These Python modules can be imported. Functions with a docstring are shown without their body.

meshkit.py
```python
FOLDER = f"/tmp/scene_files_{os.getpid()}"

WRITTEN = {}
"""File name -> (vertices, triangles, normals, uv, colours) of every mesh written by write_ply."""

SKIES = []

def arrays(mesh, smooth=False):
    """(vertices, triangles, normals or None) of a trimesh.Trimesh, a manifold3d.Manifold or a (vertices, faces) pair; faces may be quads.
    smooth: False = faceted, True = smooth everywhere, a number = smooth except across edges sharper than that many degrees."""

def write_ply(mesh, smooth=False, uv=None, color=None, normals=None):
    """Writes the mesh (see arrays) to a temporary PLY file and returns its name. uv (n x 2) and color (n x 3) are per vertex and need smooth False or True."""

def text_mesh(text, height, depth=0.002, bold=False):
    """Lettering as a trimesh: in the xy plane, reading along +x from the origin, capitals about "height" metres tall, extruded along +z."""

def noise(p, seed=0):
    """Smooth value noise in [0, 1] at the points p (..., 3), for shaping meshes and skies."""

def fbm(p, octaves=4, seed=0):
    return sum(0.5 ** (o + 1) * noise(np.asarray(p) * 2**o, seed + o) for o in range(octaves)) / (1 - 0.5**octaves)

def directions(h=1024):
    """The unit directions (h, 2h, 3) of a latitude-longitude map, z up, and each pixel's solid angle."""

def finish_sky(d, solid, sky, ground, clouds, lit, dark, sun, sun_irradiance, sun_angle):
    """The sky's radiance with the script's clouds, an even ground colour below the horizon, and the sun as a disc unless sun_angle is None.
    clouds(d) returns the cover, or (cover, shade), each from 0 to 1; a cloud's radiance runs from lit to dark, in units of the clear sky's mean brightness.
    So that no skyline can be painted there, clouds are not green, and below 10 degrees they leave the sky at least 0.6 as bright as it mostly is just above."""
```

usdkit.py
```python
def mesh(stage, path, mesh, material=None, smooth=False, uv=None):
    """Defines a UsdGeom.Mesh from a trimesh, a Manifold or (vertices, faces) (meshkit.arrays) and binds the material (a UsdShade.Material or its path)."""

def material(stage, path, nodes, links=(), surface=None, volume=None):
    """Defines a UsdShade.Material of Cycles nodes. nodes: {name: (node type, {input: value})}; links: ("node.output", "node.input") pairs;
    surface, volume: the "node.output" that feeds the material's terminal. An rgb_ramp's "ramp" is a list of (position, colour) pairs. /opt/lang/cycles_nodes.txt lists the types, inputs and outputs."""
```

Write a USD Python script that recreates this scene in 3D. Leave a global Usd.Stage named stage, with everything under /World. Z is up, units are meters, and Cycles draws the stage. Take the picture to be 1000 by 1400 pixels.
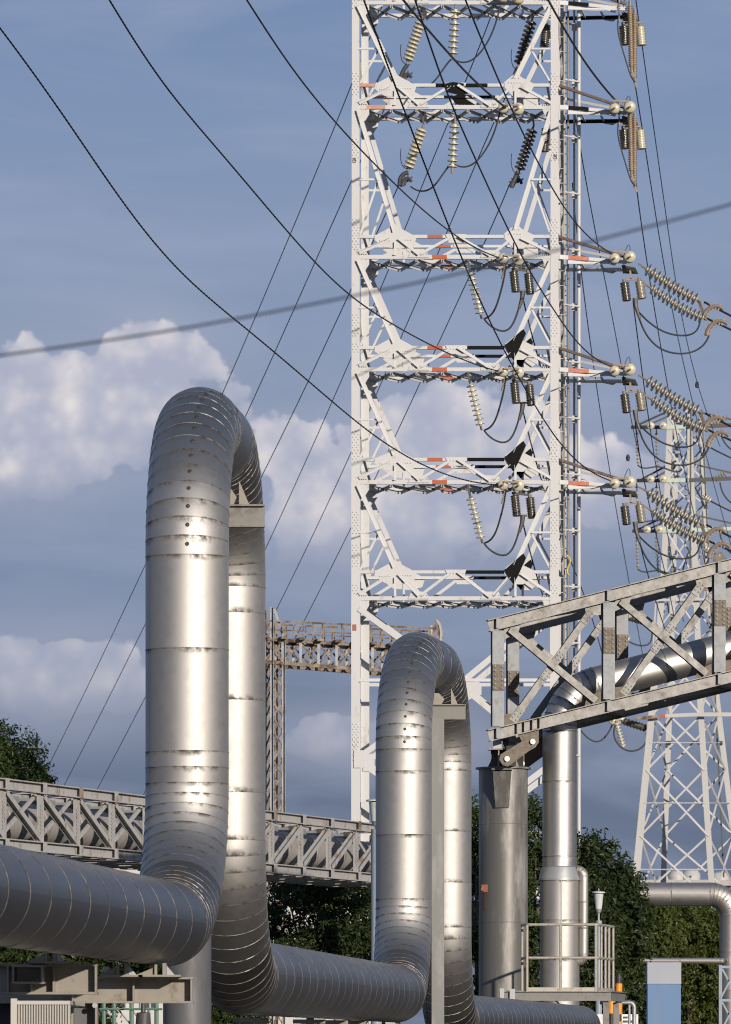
import math, random
import numpy as np, trimesh, usdkit, meshkit
from pxr import Usd, UsdGeom, UsdLux, UsdShade, Gf, Sdf, Vt
from scipy.spatial import ConvexHull

# ------------------------------------------------------------------ camera, sky, sun
stage = Usd.Stage.CreateInMemory()
UsdGeom.Xform.Define(stage, '/World')
F, HY, CX, EYE = 8000.0, 1430.0, 500.0, 1.6
cam = UsdGeom.Camera.Define(stage, '/World/camera')
cam.CreateFocalLengthAttr(192.0)
cam.CreateHorizontalApertureAttr(24.0)
cam.CreateVerticalApertureAttr(33.6)
cam.CreateVerticalApertureOffsetAttr(17.52)
cam.CreateClippingRangeAttr(Gf.Vec2f(0.5, 100000))
cam.CreateFStopAttr(9.0)
cam.CreateFocusDistanceAttr(100.0)
cam.CreateExposureAttr(0.0)
cam.AddTranslateOp().Set((0, 0, EYE))
cam.AddRotateXOp().Set(90)

SUN_EL, SUN_AZ = math.radians(13), math.radians(180 - 27)
SUN = np.array([math.sin(SUN_AZ) * math.cos(SUN_EL), math.cos(SUN_AZ) * math.cos(SUN_EL), math.sin(SUN_EL)])
SKY_STRENGTH, SUN_POWER = 0.06, 1.12


def lin(r, g, b):
    return tuple(((c / 255 + 0.055) / 1.055) ** 2.4 if c > 10 else c / 255 / 12.92 for c in (r, g, b))


def skyc(r, g, b):
    return tuple(c / SKY_STRENGTH for c in lin(r, g, b))


def bumpnodes(n, k, az, el, rx, rz, links):
    """an ellipse round one cloud, 1 at its middle and 0 at its rim"""
    n[f"s{k}"] = ("vector_math", {"math_type": "subtract", "vector2": (az, el, 0)})
    n[f"m{k}"] = ("vector_math", {"math_type": "multiply", "vector2": (1 / rx, 1 / rz, 0)})
    n[f"l{k}"] = ("vector_math", {"math_type": "length"})
    n[f"o{k}"] = ("math", {"math_type": "subtract", "value1": 1.0})
    links += [("ae.vector", f"s{k}.vector1"), (f"s{k}.vector", f"m{k}.vector1"), (f"m{k}.vector", f"l{k}.vector1"), (f"l{k}.value", f"o{k}.value2")]


def make_sky():
    n, L = {}, []
    n["tc"] = ("texture_coordinate", {})
    n["nrm"] = ("vector_math", {"math_type": "normalize"})
    n["xyz"] = ("separate_xyz", {})
    n["at"] = ("math", {"math_type": "arctan2"})
    n["ae"] = ("combine_xyz", {})
    L += [("tc.generated", "nrm.vector1"), ("nrm.vector", "xyz.vector"), ("xyz.x", "at.value1"), ("xyz.y", "at.value2"), ("at.value", "ae.x"), ("xyz.z", "ae.y")]
    n["sky"] = ("sky_texture", {"sky_type": "single_scattering", "sun_disc": False, "sun_elevation": SUN_EL, "sun_rotation": SUN_AZ})
    # hazy air under a broken evening cloud deck: slate blue low down, clearer blue higher up
    n["ramp"] = ("rgb_ramp", {"ramp": [(0.0, skyc(86, 99, 127)), (0.06, skyc(88, 102, 130)), (0.204, skyc(99, 114, 142)), (0.25, skyc(110, 124, 152)), (0.36, skyc(123, 139, 170)), (0.57, skyc(136, 153, 184)),
                                       (0.665, skyc(128, 148, 183)), (0.76, skyc(117, 140, 179)), (1.0, skyc(100, 126, 170))]})
    n["rm"] = ("map_range", {"from_min": -0.01, "from_max": 0.24, "to_min": 0.0, "to_max": 1.0, "clamp": True})
    L += [("xyz.z", "rm.value"), ("rm.result", "ramp.fac")]
    n["rf"] = ("map_range", {"from_min": 0.20, "from_max": 0.7, "to_min": 0.93, "to_max": 0.5, "clamp": True})
    n["base"] = ("mix", {})
    L += [("xyz.z", "rf.value"), ("rf.result", "base.fac"), ("sky.color", "base.color1"), ("ramp.color", "base.color2")]
    # overhead the evening blue deepens
    n["zr"] = ("map_range", {"from_min": 0.22, "from_max": 0.80, "to_min": 1.0, "to_max": 0.95, "clamp": True})
    n["deep"] = ("vector_math", {"math_type": "scale"})
    L += [("xyz.z", "zr.value"), ("zr.result", "deep.scale"), ("base.color", "deep.vector1")]
    # thin high veils
    n["vm"] = ("mapping", {"scale": (14, 62, 1), "rotation": (0, 0, 0.05), "location": (3.1, 0.4, 0)})
    n["vn"] = ("noise_texture", {"scale": 1.0, "detail": 6, "roughness": 0.55, "distortion": 0.6})
    n["vr"] = ("map_range", {"from_min": 0.42, "from_max": 0.78, "to_min": 0.0, "to_max": 0.62, "clamp": True})
    n["veil"] = ("mix", {"color2": skyc(160, 170, 196)})
    L += [("ae.vector", "vm.vector"), ("vm.vector", "vn.vector"), ("vn.fac", "vr.value"), ("vr.result", "veil.fac"), ("deep.vector", "veil.color1")]
    # cumulus
    n["bn"] = ("noise_texture", {"scale": 75.0, "detail": 8, "roughness": 0.55, "distortion": 0.25})
    n["bl"] = ("noise_texture", {"scale": 22.0, "detail": 3, "roughness": 0.5})
    n["pv"] = ("voronoi_texture", {"feature": "smooth_f1", "scale": 150.0, "smoothness": 0.6, "detail": 2, "roughness": 0.45})
    L += [("ae.vector", "bn.vector"), ("ae.vector", "bl.vector"), ("ae.vector", "pv.vector")]
    clouds = [(-0.050, 0.1085, 0.029, 0.0140), (-0.037, 0.114, 0.0145, 0.0115), (-0.060, 0.099, 0.022, 0.010), (0.014, 0.1005, 0.027, 0.0145), (0.006, 0.0905, 0.034, 0.0130),
              (0.024, 0.0990, 0.019, 0.0105), (0.041, 0.0945, 0.016, 0.0090), (-0.052, 0.062, 0.022, 0.0095), (0.002, 0.052, 0.022, 0.006), (-0.012, 0.1005, 0.011, 0.008)]
    last = None
    for k, c in enumerate(clouds):
        bumpnodes(n, k, *c, L)
        if last is None:
            last = f"o{k}.value"
        else:
            n[f"x{k}"] = ("math", {"math_type": "smoothmax", "value3": 0.25})
            L += [(last, f"x{k}.value1"), (f"o{k}.value", f"x{k}.value2")]
            last = f"x{k}.value"
    # flat soft undersides: a cloud thins out where the air just below it is clear
    low = None
    for k, c in enumerate(clouds):
        bumpnodes(n, f"u{k}", c[0], c[1] + c[3] * 0.42, c[2] * 1.25, c[3] * 1.0, L)
        if low is None:
            low = f"ou{k}.value"
        else:
            n[f"xu{k}"] = ("math", {"math_type": "smoothmax", "value3": 0.25})
            L += [(low, f"xu{k}.value1"), (f"ou{k}.value", f"xu{k}.value2")]
            low = f"xu{k}.value"
    # the same kind of clouds go on all round in that layer
    n["lay"] = ("map_range", {"from_min": 0.0, "from_max": 0.06, "to_min": 0.0, "to_max": 1.0, "clamp": True})
    n["layd"] = ("math", {"math_type": "subtract", "value2": 0.10})
    n["laya"] = ("math", {"math_type": "absolute"})
    n["layi"] = ("math", {"math_type": "multiply_add", "value2": -22.0, "value3": 0.15})
    n["azo"] = ("math", {"math_type": "absolute"})
    n["azr"] = ("map_range", {"from_min": 0.07, "from_max": 0.13, "to_min": -2.0, "to_max": 0.0, "clamp": True})
    n["laysum"] = ("math", {"math_type": "add"})
    n["blm"] = ("math", {"math_type": "multiply_add", "value2": 3.0, "value3": -1.4})
    n["lays2"] = ("math", {"math_type": "add"})
    n["allc"] = ("math", {"math_type": "maximum"})
    L += [("xyz.z", "layd.value1"), ("layd.value", "laya.value1"), ("laya.value", "layi.value1"), ("at.value", "azo.value1"), ("azo.value", "azr.value"), ("layi.value", "laysum.value1"),
          ("azr.result", "laysum.value2"), ("bl.fac", "blm.value1"), ("blm.value", "lays2.value1"), ("laysum.value", "lays2.value2"), (last, "allc.value1"), ("lays2.value", "allc.value2")]
    n["nz"] = ("math", {"math_type": "multiply_add", "value2": 1.9, "value3": -0.95})
    n["pz"] = ("math", {"math_type": "multiply_add", "value2": -0.75, "value3": 0.36})
    n["d1"] = ("math", {"math_type": "multiply_add", "value2": 1.7})
    n["d2"] = ("math", {"math_type": "add"})
    L += [("bn.fac", "nz.value1"), ("pv.distance", "pz.value1"), ("allc.value", "d1.value1"), ("nz.value", "d1.value3"), ("d1.value", "d2.value1"), ("pz.value", "d2.value2")]
    n["cov"] = ("map_range", {"range_type": "smoothstep", "from_min": 0.05, "from_max": 0.24, "to_min": 0.0, "to_max": 1.0, "clamp": True})
    # soft feet: the lower a cloud, the more the haze takes it
    n["foot"] = ("map_range", {"from_min": 0.040, "from_max": 0.108, "to_min": 0.18, "to_max": 0.97, "clamp": True})
    n["lowm"] = ("math", {"math_type": "maximum"})
    n["lowr"] = ("map_range", {"range_type": "smoothstep", "from_min": -0.30, "from_max": 0.55, "to_min": 0.0, "to_max": 1.0, "clamp": True})
    n["cf0"] = ("math", {"math_type": "multiply"})
    n["cf"] = ("math", {"math_type": "multiply"})
    L += [(low, "lowm.value1"), ("lays2.value", "lowm.value2"), ("lowm.value", "lowr.value"), ("cov.result", "cf0.value1"), ("lowr.result", "cf0.value2")]
    L += [("d2.value", "cov.value"), ("xyz.z", "foot.value"), ("cf0.value", "cf.value1"), ("foot.result", "cf.value2")]
    # relief: bright crowns, greyer hollows
    n["sm"] = ("mapping", {"location": (0.0014, -0.0022, 0.0)})
    n["sn"] = ("noise_texture", {"scale": 42.0, "detail": 6, "roughness": 0.55, "distortion": 0.3})
    n["pzs"] = ("math", {"math_type": "multiply", "value2": 0.45})
    n["sr"] = ("map_range", {"range_type": "smoothstep", "from_min": -0.22, "from_max": 0.30, "to_min": 0.0, "to_max": 1.0, "clamp": True})
    n["cc"] = ("mix", {"color1": skyc(172, 177, 198), "color2": skyc(241, 233, 229)})
    n["sh"] = ("math", {"math_type": "multiply_add", "value2": 0.75, "value3": -0.33})
    L += [("ae.vector", "sm.vector"), ("sm.vector", "sn.vector"), ("sn.fac", "sh.value1"), ("sh.value", "sd.value1"), ("pzs.value", "sd.value2"), ("pz.value", "pzs.value1")]
    n["sd"] = ("math", {"math_type": "add"})
    L += [("sd.value", "sr.value"), ("sr.result", "cc.fac")]
    # soft haze about the clouds
    n["sfr"] = ("map_range", {"range_type": "smoothstep", "from_min": -0.75, "from_max": 0.5, "to_min": 0.0, "to_max": 0.42, "clamp": True})
    n["soft"] = ("mix", {"color2": skyc(168, 173, 193)})
    n["out"] = ("mix", {})
    n["bg"] = ("background_shader", {"strength": SKY_STRENGTH})
    L += [("soft.color", "out.color1"), ("veil.color", "soft.color1"), (last, "sfr.value"), ("sfr.result", "soft.fac"), ("cc.color", "out.color2"), ("cf.value", "out.fac"), ("out.color", "bg.color")]
    m = usdkit.material(stage, '/World/Looks/sky_look', n, L, surface="bg.background")
    d = UsdLux.DomeLight.Define(stage, '/World/sky')
    UsdShade.MaterialBindingAPI.Apply(d.GetPrim()).Bind(m)
    d.GetPrim().SetCustomDataByKey('kind', 'structure')


make_sky()
sun = UsdLux.DistantLight.Define(stage, '/World/sun')
sun.CreateIntensityAttr(SUN_POWER)
sun.CreateNormalizeAttr(True)
sun.CreateAngleAttr(0.5)
sun.CreateColorAttr(Gf.Vec3f(1.0, 0.90, 0.79))
_x = np.cross([0, 0, 1], SUN); _x /= np.linalg.norm(_x); _y = np.cross(SUN, _x)
sun.AddTransformOp().Set(Gf.Matrix4d(*_x, 0, *_y, 0, *SUN, 0, 0, 0, 0, 1))

rng = np.random.default_rng(7)


# ------------------------------------------------------------------ helpers
def P(px, py, Y):
    """a point of the place that the surveyed photograph shows at px, py when it stands Y metres off"""
    return np.array([(px - CX) * Y / F, Y, EYE + (HY - py) * Y / F])


used = {}


def numbered(path):
    k = used.get(path, -1) + 1
    used[path] = k
    return path if k == 0 else f"{path}_{k:03d}"


def pathof(parent):
    return '/World' if parent is None else str(parent.GetPath())


def tag(o, label=None, cat=None, group=None, kind=None):
    for k, v in (('label', label), ('category', cat), ('group', group), ('kind', kind)):
        if v:
            o.SetCustomDataByKey(k, v)
    return o


def thing(name, label=None, cat=None, group=None, parent=None, kind=None):
    x = UsdGeom.Xform.Define(stage, numbered(f"{pathof(parent)}/{name}")).GetPrim()
    return tag(x, label, cat, group, kind)


def obj(name, mesh, mat, parent=None, smooth=False, uv=None):
    if isinstance(mesh, MB):
        mesh = mesh.arrays()
    return usdkit.mesh(stage, numbered(f"{pathof(parent)}/{name}"), mesh, M[mat] if isinstance(mat, str) else mat, smooth, uv).GetPrim()


def unit(v):
    v = np.asarray(v, float)
    return v / (np.linalg.norm(v) + 1e-12)


def frame(d, up=(0, 0, 1)):
    d = unit(d)
    s = np.cross(d, up)
    if np.linalg.norm(s) < 1e-4:
        s = np.cross(d, (0, 1, 0))
    s = unit(s)
    return d, s, np.cross(s, d)


class MB:
    def __init__(self):
        self.v, self.f, self.n = [], [], 0

    def add(self, v, f):
        v, f = np.asarray(v, float), np.asarray(f, int)
        if f.shape[1] == 4:
            f = np.vstack([f[:, [0, 1, 2]], f[:, [0, 2, 3]]])
        self.v.append(v); self.f.append(f + self.n); self.n += len(v)
        return self

    def arrays(self):
        return np.vstack(self.v), np.vstack(self.f)

    def cuboid(self, c, a, b, h):
        """half axes a, b, h"""
        c = np.asarray(c, float)
        v = [c + i * a + j * b + k * h for k in (-1, 1) for j in (-1, 1) for i in (-1, 1)]
        f = [[0, 2, 3, 1], [4, 5, 7, 6], [0, 1, 5, 4], [2, 6, 7, 3], [0, 4, 6, 2], [1, 3, 7, 5]]
        if np.dot(np.cross(a, b), h) < 0:
            f = [x[::-1] for x in f]
        return self.add(v, f)

    def bar(self, p0, p1, w, h, up=(0, 0, 1), side=0.0, rise=0.0):
        p0, p1 = np.asarray(p0, float), np.asarray(p1, float)
        d, s, u = frame(p1 - p0, up)
        c = (p0 + p1) / 2 + s * side + u * rise
        return self.cuboid(c, d * np.linalg.norm(p1 - p0) / 2, s * w / 2, u * h / 2)

    def angle(self, p0, p1, a, t, up=(0, 0, 1), flip=1):
        """an L section: one leg across (side), one leg along up"""
        self.bar(p0, p1, a, t, up)
        return self.bar(p0, p1, t, a - t, up, side=flip * (a - t) / 2, rise=a / 2)

    def ibeam(self, p0, p1, h, b, tf, tw, up=(0, 0, 1)):
        self.bar(p0, p1, b, tf, up, rise=(h - tf) / 2)
        self.bar(p0, p1, b, tf, up, rise=-(h - tf) / 2)
        return self.bar(p0, p1, tw, h - 2 * tf, up)

    def plate(self, pts, n, t):
        """a convex flat plate through pts, thickness t about it along n"""
        pts = np.asarray(pts, float); n = unit(n); k = len(pts)
        area = sum(np.cross(pts[i] - pts[0], pts[(i + 1) % k] - pts[0]) for i in range(k))
        if np.dot(area, n) < 0:
            pts = pts[::-1]
        v = np.vstack([pts + n * t / 2, pts - n * t / 2])
        f = [[0, i, i + 1] for i in range(1, k - 1)] + [[k, k + i + 1, k + i] for i in range(1, k - 1)]
        for i in range(k):
            j = (i + 1) % k
            f += [[i, k + i, k + j], [i, k + j, j]]
        return self.add(v, f)

    def lathe(self, prof, p0, axis, n=16):
        """prof: (radius, distance along axis) rows; a doubled row keeps an edge hard"""
        d, s, u = frame(axis, (0, 0, 1) if abs(unit(axis)[2]) < 0.95 else (0, 1, 0))
        a = np.arange(n) * 2 * np.pi / n
        ring = np.cos(a)[:, None] * s + np.sin(a)[:, None] * u
        prof = np.asarray(prof, float)
        v = np.asarray(p0, float) + prof[:, 1][:, None, None] * d + prof[:, 0][:, None, None] * ring[None]
        f = []
        for i in range(len(prof) - 1):
            if np.allclose(prof[i], prof[i + 1]):
                continue
            for j in range(n):
                q = (j + 1) % n
                f.append([i * n + j, i * n + q, (i + 1) * n + q, (i + 1) * n + j])
        return self.add(v.reshape(-1, 3), np.asarray(f)[:, ::-1])

    def cyl(self, p0, p1, r, n=12, r1=None):
        p0, p1 = np.asarray(p0, float), np.asarray(p1, float)
        L = np.linalg.norm(p1 - p0)
        r1 = r if r1 is None else r1
        return self.lathe([(0, 0), (r, 0), (r, 0), (r1, L), (r1, L), (0, L)], p0, p1 - p0, n)

    def tube(self, pts, r, n=6, cap=True):
        pts = np.asarray(pts, float)
        t = np.gradient(pts, axis=0); t /= np.linalg.norm(t, axis=1, keepdims=True)
        s = frame(t[0], (0, 0, 1) if abs(t[0][2]) < .9 else (0, 1, 0))[1]
        rr = np.broadcast_to(r, (len(pts),))
        a = np.arange(n) * 2 * np.pi / n
        rings = []
        for i in range(len(pts)):
            s = unit(s - t[i] * np.dot(s, t[i]))
            b = np.cross(t[i], s)
            rings.append(pts[i] + rr[i] * (np.cos(a)[:, None] * s + np.sin(a)[:, None] * b))
        f = [[i * n + j, i * n + (j + 1) % n, (i + 1) * n + (j + 1) % n, (i + 1) * n + j] for i in range(len(pts) - 1) for j in range(n)]
        self.add(np.vstack(rings), f)
        return self


def bar(name, p0, p1, w, h, mat, parent, **k):
    return obj(name, MB().bar(p0, p1, w, h, **k), mat, parent)


def arc_path(pts, R, step=math.radians(6), pts_per=None):
    """a polyline whose corners are rounded; returns rows (point) """
    pts = [np.asarray(p, float) for p in pts]
    out = [pts[0]]
    for i in range(1, len(pts) - 1):
        a, b, c = pts[i - 1], pts[i], pts[i + 1]
        d0, d1 = unit(b - a), unit(c - b)
        ang = math.acos(np.clip(np.dot(d0, d1), -1, 1))
        r = R[i] if isinstance(R, dict) else R
        tl = r * math.tan(ang / 2)
        p0 = b - d0 * tl
        nrm = unit(d1 - d0 * np.dot(d0, d1))
        cen = p0 + nrm * r
        k = max(2, int(ang / step) + 1)
        for j in range(k + 1):
            th = ang * j / k
            out.append(cen - nrm * r * math.cos(th) + d0 * r * math.sin(th))
    out.append(pts[-1])
    keep = [out[0]]
    for p in out[1:]:
        if np.linalg.norm(p - keep[-1]) > 1e-6:
            keep.append(p)
    return np.array(keep)


def sag(p0, p1, drop, n=24):
    t = np.linspace(0, 1, n)[:, None]
    q = p0 * (1 - t) + p1 * t
    q[:, 2] -= (4 * drop * t * (1 - t))[:, 0]
    return q


def smooth_curve(pts, n=40):
    from scipy.interpolate import CubicSpline
    pts = np.asarray(pts, float)
    s = np.r_[0, np.cumsum(np.linalg.norm(np.diff(pts, axis=0), axis=1))]
    return CubicSpline(s, pts)(np.linspace(0, s[-1], n))


# ------------------------------------------------------------------ materials
M = {}


def mat(name, nodes, links, surface="p.BSDF"):
    M[name] = usdkit.material(stage, f"/World/Looks/{name}", nodes, links, surface=surface)


def painted(name, c0, c1, stain, rough=0.5, metallic=0.0, scale=2.2, lo=0.52, hi=0.72, streak=1.0, bump=0.0, spec=0.4):
    """a coat whose tone wanders between c0 and c1, with stains of their own shape"""
    n = {"g": ("geometry", {}), "mp": ("mapping", {"scale": (1, 1, streak)}),
         "n1": ("noise_texture", {"scale": scale, "detail": 5, "roughness": 0.6}), "n2": ("noise_texture", {"scale": scale * 3.1, "detail": 7, "roughness": 0.68}),
         "m1": ("mix", {"color1": c0, "color2": c1}), "r2": ("map_range", {"from_min": lo, "from_max": hi, "to_min": 0.0, "to_max": 1.0, "clamp": True}),
         "m2": ("mix", {"color2": stain}), "rr": ("map_range", {"from_min": 0.3, "from_max": 0.7, "to_min": rough - 0.08, "to_max": rough + 0.1}),
         "p": ("principled_bsdf", {"metallic": metallic, "specular_ior_level": spec})}
    l = [("g.position", "mp.vector"), ("mp.vector", "n1.vector"), ("mp.vector", "n2.vector"), ("n1.fac", "m1.fac"), ("m1.color", "m2.color1"), ("n2.fac", "r2.value"), ("r2.result", "m2.fac"),
         ("m2.color", "p.base_color"), ("n2.fac", "rr.value"), ("rr.result", "p.roughness")]
    if bump:
        n["b"] = ("bump", {"strength": bump, "distance": 0.02})
        l += [("n2.fac", "b.height"), ("b.normal", "p.normal")]
    mat(name, n, l)


ANISO = 0.45


def cladding(name, v0, v1, rough, warm=(1.0, 0.96, 0.90), dents=0.035, aniso=ANISO):
    """thin aluminium sheets: each a little different, softly dented, smeared, grimy where the laps hold dirt"""
    n = {"o": ("object_info", {}), "g": ("geometry", {}), "uv": ("attribute", {"attribute": "st"}), "sx": ("separate_xyz", {}),
         "va": ("map_range", {"from_min": 0, "from_max": 1, "to_min": v0, "to_max": v1}),
         "w": ("vector_math", {"math_type": "scale", "vector1": warm}),
         "n1": ("noise_texture", {"scale": 1.3, "detail": 4, "roughness": 0.55}), "n2": ("noise_texture", {"scale": 9.0, "detail": 6, "roughness": 0.65}),
         "dm": ("mapping", {"scale": (1.0, 1.0, 0.35)}), "n3": ("noise_texture", {"scale": 5.0, "detail": 5, "roughness": 0.6}),
         "ra": ("map_range", {"from_min": 0.3, "from_max": 0.7, "to_min": rough - 0.025, "to_max": rough + 0.035}),
         "e": ("map_range", {"from_min": 0.012, "from_max": 0.075, "to_min": 0.9, "to_max": 0.0, "clamp": True}),
         "en": ("map_range", {"from_min": 0.42, "from_max": 0.60, "to_min": 0.12, "to_max": 1.0, "clamp": True}),
         "em": ("math", {"math_type": "multiply"}),
         "sr": ("map_range", {"from_min": 0.58, "from_max": 0.82, "to_min": 0.0, "to_max": 0.12, "clamp": True}),
         "em2": ("math", {"math_type": "maximum"}),
         "mx": ("mix", {"color2": (0.12, 0.11, 0.095)}),
         "rm": ("math", {"math_type": "multiply_add", "value2": 0.30}),
         "b": ("bump", {"strength": dents, "distance": 0.05}),
         "ax": ("attribute", {"attribute": "pipe_axis"}), "tn": ("vector_math", {"math_type": "normalize"}),
         "p": ("principled_bsdf", {"metallic": 1.0, "anisotropic": aniso, "anisotropic_rotation": 0.25})}
    l = [("ax.vector", "tn.vector1"), ("tn.vector", "p.tangent"), ("o.random", "va.value"), ("va.result", "w.scale"), ("g.position", "n1.vector"), ("g.position", "n2.vector"), ("g.position", "dm.vector"), ("dm.vector", "n3.vector"), ("n2.fac", "ra.value"),
         ("uv.vector", "sx.vector"), ("sx.y", "e.value"), ("n2.fac", "en.value"), ("e.result", "em.value1"), ("en.result", "em.value2"), ("n3.fac", "sr.value"), ("em.value", "em2.value1"),
         ("sr.result", "em2.value2"), ("em2.value", "mx.fac"), ("w.vector", "mx.color1"), ("mx.color", "p.base_color"), ("em2.value", "rm.value1"), ("ra.result", "rm.value3"), ("rm.value", "p.roughness"),
         ("n1.fac", "b.height"), ("b.normal", "p.normal")]
    mat(name, n, l)


cladding("aluminium_cladding", 0.35, 0.41, 0.53)
cladding("aluminium_satin", 0.42, 0.50, 0.46, aniso=0.2)
cladding("aluminium_dull", 0.36, 0.43, 0.46, dents=0.06)
cladding("aluminium_dim_reflection", 0.285, 0.345, 0.46, warm=(1.0, 0.905, 0.80), dents=0.04)  # darker, warmer copy standing in for dim reflections on the level runs
painted("grey_pipe_coat", (0.27, 0.255, 0.235), (0.33, 0.31, 0.285), (0.15, 0.12, 0.09), rough=0.6, metallic=0.0, scale=0.8)
painted("galvanised", (0.33, 0.34, 0.345), (0.41, 0.42, 0.42), (0.33, 0.32, 0.30), rough=0.5, metallic=0.5, scale=3.0)
painted("post_grey", (0.17, 0.17, 0.16), (0.23, 0.23, 0.22), (0.30, 0.30, 0.28), rough=0.5, metallic=0.35, scale=1.2, streak=0.3)
painted("support_steel", (0.24, 0.215, 0.18), (0.31, 0.28, 0.235), (0.12, 0.09, 0.06), rough=0.45, metallic=0.35, scale=1.7, lo=0.55, hi=0.75)
painted("truss_post", (0.24, 0.25, 0.255), (0.30, 0.31, 0.31), (0.22, 0.215, 0.20), rough=0.5, metallic=0.0, scale=2.0, spec=0.25)
painted("truss_steel", (0.165, 0.158, 0.143), (0.235, 0.225, 0.205), (0.10, 0.08, 0.058), rough=0.48, metallic=0.1, scale=1.6, lo=0.54, hi=0.76)
painted("brown_plate", (0.105, 0.080, 0.052), (0.14, 0.11, 0.075), (0.09, 0.06, 0.04), rough=0.55, scale=3)
painted("pillar_steel", (0.125, 0.119, 0.108), (0.17, 0.162, 0.148), (0.33, 0.32, 0.30), rough=0.46, metallic=0.35, scale=0.55, lo=0.50, hi=0.68, streak=0.22)
painted("column_grey", (0.10, 0.10, 0.105), (0.135, 0.135, 0.14), (0.07, 0.068, 0.065), rough=0.55, metallic=0.2, scale=1.0, streak=0.4)  # darkened to stand in for shade the pipe elbow casts on the column
painted("tower_white", (0.49, 0.487, 0.475), (0.56, 0.555, 0.54), (0.31, 0.24, 0.17), rough=0.5, scale=0.9, lo=0.59, hi=0.76, streak=0.5)
painted("tower_black", (0.007, 0.007, 0.007), (0.010, 0.010, 0.010), (0.014, 0.013, 0.012), rough=0.85, spec=0.15)
painted("tower_far_white", (0.40, 0.395, 0.375), (0.47, 0.46, 0.44), (0.42, 0.33, 0.24), rough=0.5, scale=0.5, lo=0.60, hi=0.82, streak=0.4)
painted("pale_green", (0.40, 0.50, 0.40), (0.46, 0.55, 0.46), (0.35, 0.33, 0.28), rough=0.5, scale=0.7)
painted("orange_paint", (0.36, 0.078, 0.022), (0.43, 0.10, 0.03), (0.60, 0.36, 0.24), rough=0.5, scale=1.5, lo=0.6, hi=0.85)
painted("faded_red", (0.42, 0.20, 0.13), (0.50, 0.26, 0.18), (0.60, 0.45, 0.36), rough=0.55, scale=1.5)
painted("dark_red", (0.06, 0.032, 0.026), (0.09, 0.048, 0.038), (0.20, 0.16, 0.13), rough=0.55, scale=1.5)
painted("dark_steel", (0.05, 0.048, 0.045), (0.08, 0.075, 0.07), (0.10, 0.075, 0.05), rough=0.5)
painted("gantry_white", (0.345, 0.338, 0.322), (0.41, 0.40, 0.38), (0.20, 0.115, 0.06), rough=0.55, scale=0.9, lo=0.53, hi=0.72, streak=0.6)
painted("gantry_rust", (0.24, 0.20, 0.155), (0.31, 0.26, 0.20), (0.10, 0.050, 0.022), rough=0.65, scale=0.8, lo=0.44, hi=0.60)
painted("porcelain_cream", (0.48, 0.435, 0.31), (0.57, 0.525, 0.39), (0.36, 0.29, 0.19), rough=0.25, scale=3, lo=0.56, hi=0.8, spec=0.6)
painted("porcelain_grey", (0.27, 0.24, 0.175), (0.36, 0.325, 0.25), (0.10, 0.085, 0.06), rough=0.3, scale=3, lo=0.5, hi=0.75, spec=0.6)
painted("porcelain_dark", (0.055, 0.048, 0.038), (0.085, 0.075, 0.06), (0.16, 0.14, 0.10), rough=0.25, scale=3, spec=0.6)
painted("rod_brown", (0.29, 0.215, 0.14), (0.36, 0.275, 0.19), (0.22, 0.15, 0.10), rough=0.4, scale=2, spec=0.5)
painted("clamp_metal", (0.20, 0.155, 0.11), (0.29, 0.24, 0.19), (0.12, 0.09, 0.07), rough=0.5, metallic=0.3, scale=6)
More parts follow.
